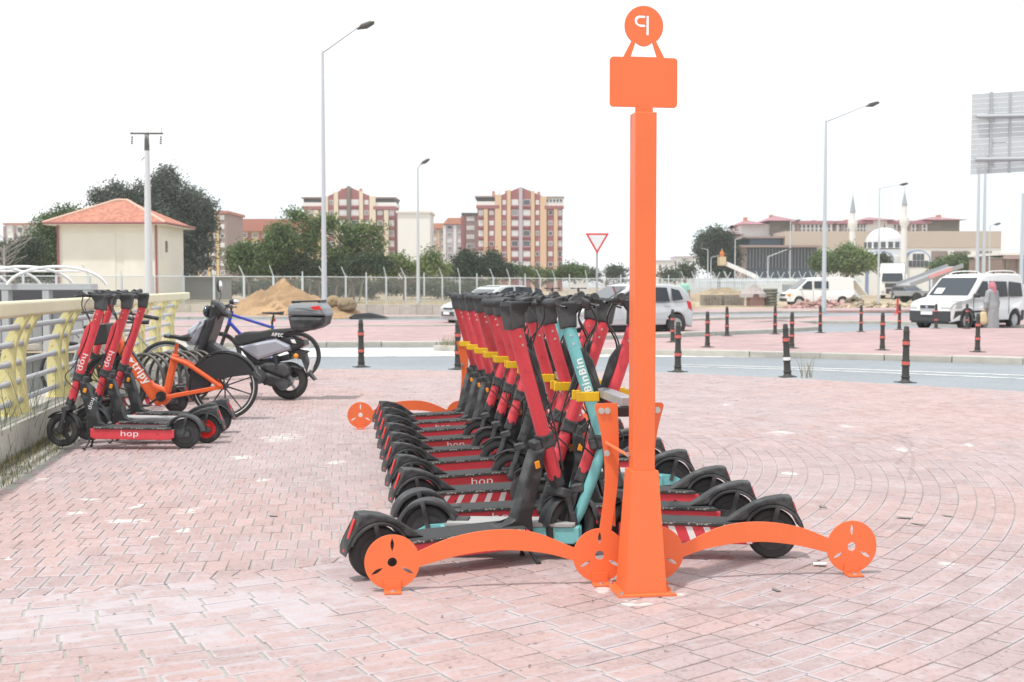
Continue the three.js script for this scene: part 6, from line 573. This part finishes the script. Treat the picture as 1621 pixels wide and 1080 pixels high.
  { const row = []; for (let i = 0; i < 30; i++) row.push([345 + i * 15, 456 + rr(-3, 3), 13, 11 + rr(-3, 3)]); const u = tree('undergrowth', 'tangled grey-green undergrowth close behind the mesh fence', 560, 118, 0, row, { cols: [[0.12, 0.15, 0.08], [0.17, 0.18, 0.11], [0.09, 0.12, 0.06]], leaf: 0.13, dens: 7, per: 70, clump: 0.8, cat: 'undergrowth', limbs: 30, tr: 0.04 }); u.userData.kind = 'stuff'; }
  const weedM = mat([1, 1, 1], 0.9, 0, { vertexColors: true, side: THREE.DoubleSide }), straw = [[0.5, 0.42, 0.25], [0.45, 0.4, 0.22], [0.3, 0.31, 0.13]];
  tag(mesh('dry_grass', globalThis.bladesOf(7000, () => { const D = rr(66, 84), px = rr(150, 1100); return [X(px, D), -0.15, -D]; }, 0.2, 0.9, straw).scale(1, 1, 1), weedM), 'tall dry grass growing in front of the mesh fence', 'grass', null, 'stuff');
}
// ---------- buildings ----------
const BM = { cream: mat([0.86, 0.83, 0.75], 0.85, 0, { map: grime }), maroon: mat([0.34, 0.13, 0.13], 0.8), pier: mat([0.66, 0.46, 0.3], 0.85), pier2: mat([0.72, 0.62, 0.48], 0.85), lilac: mat([0.5, 0.45, 0.5], 0.85), brown: mat([0.32, 0.24, 0.22], 0.85), frame: mat([0.72, 0.72, 0.73], 0.6), glassD: mat([0.09, 0.1, 0.115], 0.15), glassM: mat([0.28, 0.28, 0.29], 0.25), blind: mat([0.68, 0.68, 0.68], 0.7), roof: mat([0.45, 0.19, 0.14], 0.85), pinkRoof: mat([0.36, 0.17, 0.2], 0.8), yellow: mat([0.68, 0.5, 0.24], 0.85), beige: mat([0.5, 0.42, 0.35], 0.85), white: mat([0.78, 0.77, 0.75], 0.85), stone: mat([0.36, 0.34, 0.3], 0.9, 0, { map: concreteT }), tile: mat([0.56, 0.25, 0.16], 0.85), dark: mat([0.1, 0.1, 0.1], 0.8) };
const panes = [BM.blind, BM.glassD, BM.glassM, BM.blind, BM.glassM];
function windowAt(parent, x, y, w, h, z, pane) { const f = mesh('window', bx(x - w / 2, x + w / 2, y - h / 2, y + h / 2, z, z + 0.08), BM.frame, parent), b = Math.min(0.12, w * 0.12); mesh('pane', bx(x - w / 2 + b, x + w / 2 - b, y - h / 2 + b, y + h / 2 - b, z + 0.08, z + 0.1), pane ?? panes[Math.floor(rnd() * 5)], f); return f; }
{ // cream transformer house
  const D = 95, h = thing('cream_house', 'small cream house with red hipped tile roof and brown downpipes', 'house'), x0 = X(92, D), x1 = X(252, D), ye = at(0, 356, D).y, z0 = -D, z1 = -D - 7.2, ym = at(0, 317, D + 3.5).y;
  mesh('wall', bx(x0, x1, -0.2, ye, z1, z0), BM.cream, h); for (const [a, b, c] of [[101, 184, 368], [198, 248, 368]]) mesh('wall_panel', bx(X(a, D), X(b, D), 0.6, at(0, c, D).y, z0 + 0.001, z0 + 0.05, 0.01), BM.cream, h); mesh('wall_panel', bx(x1 + 0.001, x1 + 0.05, 0.6, at(0, 372, D).y, z1 + 0.8, z0 - 0.6, 0.01), BM.cream, h);
  const o = 0.8, yr = ye + 0.12, A = [[x0 - o, yr, z0 + o], [x1 + o, yr, z0 + o], [x1 + o, yr, z1 - o], [x0 - o, yr, z1 - o]], xm = (x0 + x1) / 2, zm = (z0 + z1) / 2, T = [[xm - 0.45, ym, zm], [xm + 0.45, ym, zm]]; const slope = (pts) => { const q = []; for (let i = 1; i < pts.length - 1; i++) q.push(...pts[0], ...pts[i], ...pts[i + 1]); const g = new THREE.BufferGeometry(); g.setAttribute('position', new THREE.Float32BufferAttribute(q, 3)); g.computeVertexNormals(); return boxUV(prep(g)); };
  const tileT = tex(256, (u, v) => { const r = Math.floor(v * 16), j = (u * 20 + (r % 2) * 0.5) % 1, s = v * 16 % 1, k = 0.85 + 0.2 * hash(Math.floor(u * 20 + (r % 2) * 0.5) % 20, r) - (j < 0.1 ? 0.12 : 0) - (s < 0.12 ? 0.18 : 0); return [0.8 * k, 0.55 * k, 0.47 * k]; }, true, 0.25), rm = mat([0.9, 0.85, 0.82], 0.85, 0, { map: tileT });
  const roof = mesh('roof', mg([slope([A[0], A[1], T[1], T[0]]), slope([A[1], A[2], T[1]]), slope([A[2], A[3], T[0], T[1]]), slope([A[3], A[0], T[0]])]), rm, h); mesh('eaves', bx(x0 - o, x1 + o, ye - 0.02, yr - 0.01, z1 - o, z0 + o), BM.cream, roof); mesh('gutter', mg([bar([x0 - o, yr, z0 + o], [x1 + o, yr, z0 + o], 0.1, 0.1, 8), bar([x1 + o, yr, z0 + o], [x1 + o, yr, z1 - o], 0.1, 0.1, 8)]), BM.maroon, roof); for (const [a, b] of [[A[0], T[0]], [A[1], T[1]], [T[0], T[1]]]) mesh('ridge', bar(a, b, 0.13, 0.13, 8), mat([0.62, 0.42, 0.33], 0.85), roof);
  for (const x of [x0 + 0.12, x1 - 0.15]) mesh('downpipe', bar([x, -0.1, z0 + 0.12], [x, ye, z0 + 0.12], 0.085, 0.085, 8), BM.maroon, h); const w = mesh('vent_window', bx(x1 + 0.05, x1 + 0.08, ye - 2.1, ye - 1.2, z0 - 2.3, z0 - 1.7), BM.stone, h); void w;
}
function striped(label, px0, cols, gable, wings, o) { // apartment block: maroon bays between pale piers under a stepped gable; cols in the zoom's units
  const D = o.D ?? 300, m = D / F / 6.354, Y = (z) => EYE + (172 - z / 6.354) * D / F, t = thing('apartment_block', label, 'apartment block', [X(px0 + gable[1][0] / 6.354, D), 0, -D]), xc = gable[1][0], x = (z) => (z - xc) * m;
  mesh('wall', mg([plate([[x(gable[0][0]), -1], [x(gable[gable.length - 1][0]), -1], ...gable.slice().reverse().map(([a, b]) => [x(a), Y(b)])], 12, 0, -6)]), BM.maroon, t);
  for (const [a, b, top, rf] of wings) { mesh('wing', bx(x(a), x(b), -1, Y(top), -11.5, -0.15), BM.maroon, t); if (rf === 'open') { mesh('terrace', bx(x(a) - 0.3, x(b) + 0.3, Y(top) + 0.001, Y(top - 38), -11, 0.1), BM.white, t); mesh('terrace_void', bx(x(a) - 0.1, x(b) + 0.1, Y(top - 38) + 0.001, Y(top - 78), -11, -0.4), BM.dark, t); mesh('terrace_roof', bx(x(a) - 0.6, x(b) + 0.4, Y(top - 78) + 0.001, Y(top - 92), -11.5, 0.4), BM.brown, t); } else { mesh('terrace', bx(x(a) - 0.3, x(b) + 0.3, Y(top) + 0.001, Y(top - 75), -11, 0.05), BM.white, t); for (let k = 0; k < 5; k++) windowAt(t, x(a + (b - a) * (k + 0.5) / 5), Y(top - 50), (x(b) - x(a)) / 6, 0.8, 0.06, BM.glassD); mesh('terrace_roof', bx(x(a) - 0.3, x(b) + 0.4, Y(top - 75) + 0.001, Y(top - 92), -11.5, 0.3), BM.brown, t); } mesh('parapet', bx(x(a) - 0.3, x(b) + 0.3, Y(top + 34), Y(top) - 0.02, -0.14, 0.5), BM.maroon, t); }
  for (const [k, a, b, mm, top] of cols) { if (k === 'p') mesh('pier', bx(x(a), x(b), -1, Y(top), 0.002, 0.45), mm, t); else for (let f = 0; f < 8; f++) { const yz = 262 + f * 103 + (top > 300 ? 0 : 0); if (yz < (top ?? 0)) continue; windowAt(t, x((a + b) / 2), Y(yz), (b - a) * m * (mm ? 0.92 : 0.7), mm ? 1.45 : 1.15, k === 'w' ? -0.145 : 0.005, mm ? (rnd() < 0.6 ? BM.blind : panes[Math.floor(rnd() * 5)]) : undefined); if (mm) mesh('balcony', bx(x(a), x(b), Y(yz) - 1.15, Y(yz) - 0.76, 0.006, 0.4), BM.maroon, t); } }
  for (const [a, top, w2] of o.chim ?? []) mesh('chimney', bx(x(a) - 0.35, x(a) + 0.35, Y(top + (w2 ?? 50)), Y(top), -5, -4.2), BM.tile, t);
  for (const a of o.ant ?? []) mesh('antenna', bar([x(a), Y(210), -3], [x(a), Y(125), -3], 0.06, 0.04, 5), BM.dark, t); return t; }
striped('eight-storey maroon and orange striped apartment block with white glazed balconies', 670, [['p', 610, 650, BM.pier, 330], ['p', 722, 786, BM.pier, 185], ['p', 843, 880, BM.pier, 140], ['p', 962, 998, BM.lilac, 112], ['p', 1083, 1119, BM.pier, 150], ['p', 1175, 1238, BM.pier, 205], ['p', 1312, 1350, BM.pier, 330], ['w', 555, 608, 1, 330], ['w', 655, 720, 0, 330], ['b', 790, 840, 0, 240], ['b', 884, 960, 1, 240], ['b', 1000, 1080, 1, 240], ['b', 1123, 1172, 0, 240], ['w', 1246, 1310, 0, 330], ['w', 1354, 1394, 1, 330]], [[760, 200], [980, 108], [1225, 212]], [[545, 755, 290, 'open'], [1230, 1400, 295, 'glazed']], { chim: [[705, 135, 90], [860, 125, 60], [1165, 142, 80], [835, 132, 60]], ant: [765, 1075] });
striped('maroon and cream striped apartment block rising behind the slender trees', 460, [['p', 360, 386, BM.pier2, 200], ['p', 444, 487, BM.pier2, 160], ['p', 575, 610, BM.stone, 100], ['p', 698, 736, BM.pier2, 150], ['p', 800, 862, BM.pier2, 200], ['p', 945, 990, BM.pier2, 340], ['p', 240, 290, BM.pier2, 340], ['b', 388, 443, 0, 240], ['b', 490, 574, 1, 240], ['b', 612, 696, 1, 240], ['b', 740, 798, 0, 240], ['w', 866, 942, 0, 340], ['w', 992, 1046, 1, 340], ['w', 290, 355, 0, 340], ['w', 150, 238, 1, 340]], [[345, 215], [593, 103], [845, 215]], [[850, 1050, 300, 'open'], [140, 340, 300, 'open']], { chim: [[500, 110, 60], [690, 110, 60]], ant: [420, 783] });
function block(label, D, px0, px1, yTop, floors, bays, wall, pier, roof, o = {}) { const t = thing('apartment_block', label, 'apartment block', [X((px0 + px1) / 2, D), 0, -D]), w = (px1 - px0) * D / F, H = at(0, yTop, D).y, fh = (H - 1) / floors, dep = o.dep ?? 14; mesh('wall', bx(-w / 2, w / 2, -1, H, -dep, 0), wall, t);
  if (roof) mesh('roof', o.gable ? plate([[-w / 2 - 0.5, H + 0.002], [w / 2 + 0.5, H + 0.002], [w / 2 - 1, H + o.gable], [-w / 2 + 1, H + o.gable]], dep + 1, 0, -dep / 2 + 0.2) : bx(-w / 2 - 0.4, w / 2 + 0.4, H + 0.002, H + 0.5, -dep - 0.3, 0.4), roof, t);
  const bw = w / bays; for (let i = 0; i < bays; i++) { if (pier) mesh('pier', bx(-w / 2 + i * bw - bw * 0.13, -w / 2 + i * bw + bw * 0.13, -1, H - 0.3, 0.002, 0.3), pier, t); for (let f = 0; f < floors; f++) windowAt(t, -w / 2 + (i + 0.5) * bw, 1.2 + (f + 0.45) * fh, bw * 0.52, fh * 0.5, 0.004); }
  return t; }
block('yellow and brown apartment block with red roof behind the bush trees', 260, 362, 500, 366, 6, 8, BM.yellow, BM.maroon, BM.roof, { gable: 2.6 });
block('brown apartment tower partly hidden by the big conifer', 230, 305, 360, 338, 8, 4, BM.brown, BM.yellow, BM.roof); block('far brown and white apartment block behind the low dark trees', 320, 10, 58, 356, 6, 3, BM.white, BM.brown, BM.roof);
block('pale pink apartment block with tiled roof behind the lilac one', 360, 681, 708, 362, 8, 2, mat([0.56, 0.46, 0.4], 0.85), BM.pier, BM.tile, { gable: 1.6 }); block('lilac stone apartment block with bright tile roof beside the striped one', 345, 704, 737, 355, 9, 2, BM.lilac, BM.white, BM.tile, { gable: 1.8 }); block('narrow maroon side block joined to the striped apartment block', 312, 733, 757, 340, 8, 1, BM.brown, BM.maroon, BM.dark);
block('plain white blank-walled building between the apartment blocks', 290, 630, 681, 337, 1, 1, BM.white, null, BM.white).children.filter((c) => c.name === 'window').forEach((c) => c.removeFromParent());
for (const [a, b, y, D, l] of [[1040, 1068, 414, 420, 'hazy pale low building far behind the fence, beside the totem post'], [1070, 1102, 408, 420, 'hazy grey building far behind the fence near the poplars'], [905, 930, 424, 380, 'far low white building behind the give way sign']]) block(l, D, a, b, y, 2, 3, BM.white, null, BM.lilac);
{ // hotel with beige hall
  const D = 250, h = thing('hotel_building', 'long beige hall with dark glass front and maroon-roofed upper wings', 'building'), B = (n, z0, z1, a, b, t, c, m, p = h) => mesh(n, pb(D, z0, z1, a, b, t, c), m, p);
  B('hall', -40, 0, 1243, 1585, 366, 392, BM.beige); B('hall_base', -40, -0.2, 1294, 1585, 392.05, 440, BM.white); B('glass_front', -30, -0.5, 1166, 1294, 392, 440, mat([0.06, 0.085, 0.12], 0.2)); for (let i = 0; i < 22; i++) B('mullion', -0.49, 0.05, 1182 + i * 5.1, 1182.6 + i * 5.1, 393, 425, BM.glassM); B('canopy', -2, 1.5, 1160, 1296, 388.5, 391.9, BM.brown); B('upper_glass', -20, -2.1, 1190, 1242.5, 377, 388, mat([0.06, 0.12, 0.18], 0.12)); B('upper_canopy', -20, -0.2, 1166, 1242.5, 374, 377, BM.brown); B('side_wall', -20, 0.02, 1166, 1181, 392, 440, BM.brown);
  for (const [a, b] of [[1475, 1500], [1511, 1535], [1548, 1570]]) B('garage_door', -0.19, 0.0, a, b, 397.5, 420, mat([0.26, 0.2, 0.19], 0.8)); 
  const wing = (a, b, t, c, m, z = -12) => B('wing', z - 14, z, a, b, t, c, m), hip = (a, b, ye, yr, z = -12) => { const p = at(a, ye, D), q = at(b, ye, D), r = at((a + b) / 2, yr, D), w = q.x - p.x; mesh('roof', (() => { const g = new THREE.CylinderGeometry(0.001, Math.SQRT1_2, 1, 4, 1).rotateY(Math.PI / 4); g.scale(w, r.y - p.y, 18).translate((p.x + q.x) / 2, (p.y + r.y) / 2, -D + z - 7); return prep(g); })(), BM.pinkRoof, h); };
  for (const [a, b, t, ye, yr] of [[1240, 1275, 345, 345, 333], [1500, 1553, 342, 343.5, 335]]) { wing(a, b, t, 366, BM.stone); hip(a - 9, b + 9, ye, yr); } wing(1192, 1242, 350, 374, BM.white, -13); hip(1188, 1232, 350.5, 340, -13); wing(1160, 1192, 367, 390, BM.stone, -14); hip(1156, 1196, 367, 358, -14); wing(1275, 1342, 350, 366, BM.white); wing(1350, 1400, 351, 366, BM.white); wing(1400, 1440, 342, 366, BM.white); wing(1440, 1500, 350, 366, BM.white);
  for (const [a, b] of [[1272, 1343], [1347, 1408], [1434, 1505]]) B('roof_strip', -27, -11, a, b, 345, 350, BM.pinkRoof); hip(1390, 1445, 344, 335.5);
  for (const [a, b] of [[1278, 1340], [1352, 1398], [1443, 1498]]) { const p = at(a, 355, D), q = at(b, 355, D); for (let i = 0; i < 9; i++) for (const yy of [354, 361]) { const y = at(0, yy, D).y; windowAt(h, p.x + (q.x - p.x) * (i + 0.5) / 9, y, (q.x - p.x) / 14, yy > 358 ? 0.7 : 0.9, -D - 11.99, BM.glassD); } } for (const a of [1282, 1356, 1370, 1452, 1466, 1484]) B('timber_bay', -12, -11.6, a, a + 5, 351, 365, BM.brown);
  for (const [a, t] of [[1206, 336], [1250, 332], [1322, 341], [1378, 340], [1470, 340], [1476, 338], [1535, 332], [1183, 355]]) B('chimney', -20, -18, a, a + 4, t, 350, BM.tile);
}
{ // mosque
  const D = 180, k = D / F, t = thing('mosque', 'white mosque with grey dome, blue arched gables and two pencil minarets', 'mosque', [X(1418, D), 0, -D]), lx = (px) => (px - 1418) * k, ly = (py) => at(0, py, D).y, grey = mat([0.66, 0.67, 0.68], 0.6), blue = mat([0.26, 0.33, 0.5], 0.7);
  mesh('wall', bx(lx(1380), lx(1472), -1, ly(405), -12, -1), BM.white, t); mesh('drum', new THREE.CylinderGeometry(32 * k, 33 * k, ly(384) - ly(392), 32).translate(0, (ly(384) + ly(392)) / 2, -6), BM.white, t); mesh('dome', new THREE.SphereGeometry(30 * k, 40, 20, 0, 6.2832, 0, Math.PI / 2).scale(1, 0.88, 1).translate(0, ly(384), -6), grey, t); mesh('finial', bar([0, ly(360), -6], [0, ly(350), -6], 0.12, 0.04, 6), M.darkSteel, t);
  for (let i = 0; i < 9; i++) { const a = Math.PI * (i + 0.5) / 9; mesh('window', box(0.7, 0.9, 0.1, 0, 0, 33.2 * k).rotateY(Math.PI / 2 - a).translate(0, ly(386.5), -6), BM.glassD, t); }
  mesh('base_roof', mg([plate([[lx(1375), ly(405)], [lx(1475), ly(405)], [lx(1462), ly(395)], [lx(1385), ly(395)]], 9, 0, -6)]), grey, t);
  const arch = (a, b, yb, yt, z) => { const cx = (lx(a) + lx(b)) / 2, r = (lx(b) - lx(a)) / 2, yc = ly(yb), top = ly(yt) - yc, mk = (s) => [[cx - r * s, -0.5], [cx + r * s, -0.5], ...arcPts(0, 0, 1, 0, 180, 20).map(([x, y]) => [cx + x * r * s, yc + y * top * s])]; const g = mesh('gable', plate(mk(1), 0.8, 0, z), blue, t); mesh('gable_wall', plate(mk(0.85), 0.3, 0, z + 0.45), BM.white, g); const n = 5; for (let i = 0; i < n; i++) for (const yy of [418, 407]) { if (yy < 410 && (i === 0 || i === n - 1)) continue; mesh('window', box(0.5, 0.95, 0.1, cx + (i - 2) * r * 0.3, ly(yy), z + 0.62), BM.glassD, g); } };
  arch(1430, 1471, 412, 396, 0); arch(1374, 1416, 408, 397, -1.2);
  for (const [px, tip, ring, sh] of [[1345, 303, 360, 338], [1426, 297, 355, 327]]) { const m = thing('minaret', px < 1400 ? 'slim white minaret with grey cone, rising behind the bright green tree' : 'slim white minaret with grey cone, rising beside the mosque dome', 'minaret', [X(px, D), 0, -D + 1]); const r = 4.6 * k; mesh('shaft', lathe([[0, -1], [r * 1.1, -1], [r * 1.0, ly(ring) - 0.4], [r * 1.55, ly(ring)], [r * 1.6, ly(ring) + 0.9], [r * 1.35, ly(ring) + 0.9], [r * 1.3, ly(ring) + 0.1], [r * 0.85, ly(ring) + 0.1], [r * 0.8, ly(sh)], [r * 0.95, ly(sh) + 0.1], [0, ly(sh) + 0.1]], 16), BM.white, m); mesh('cone', lathe([[r * 1.0, ly(sh) + 0.1], [r * 0.1, ly(tip + 8)], [0.03, ly(tip)], [0, ly(tip)]], 16), mat([0.33, 0.35, 0.38], 0.5), m); }
  const w = thing('brick_wall_building', 'low brown brick building with pale sign strip past the minivan', 'building'); mesh('wall', pbox(140, 10, 1586, 1680, 408, 450), mat([0.3, 0.22, 0.19], 0.9, 0, { map: grime }), w); mesh('sign_strip', pb(140, 0.02, 0.3, 1588, 1680, 404, 410), mat([0.6, 0.45, 0.45], 0.7), w); mesh('roof', pb(140, -10, 0.5, 1584, 1682, 400, 404), BM.white, w); for (let i = 0; i < 4; i++) mesh('pilaster', pb(140, 0.01, 0.25, 1592 + i * 18, 1596 + i * 18, 410.5, 450), BM.stone, w);
  const sh = thing('shed', 'long grey shed with white rubble-topped roof behind the mesh fence', 'shed'); mesh('wall', pbox(128, 6, 640, 705, 437, 470), BM.stone, sh); mesh('roof', pb(128, -7, 0.4, 636, 708, 433.5, 437), BM.white, sh); const s2 = thing('shed', 'long dark grey shed wall behind the fence beside the cream house', 'shed'); mesh('wall', pbox(104, 5, 292, 345, 441, 475), mat([0.25, 0.25, 0.24], 0.9), s2); mesh('roof', pb(104, -5.5, 0.4, 290, 347, 438, 441), BM.stone, s2);
}
// hazy summer air
scene.fog = new THREE.FogExp2(new THREE.Color(0.95, 0.97, 1), 0.00045);
renderer.render(scene, camera);
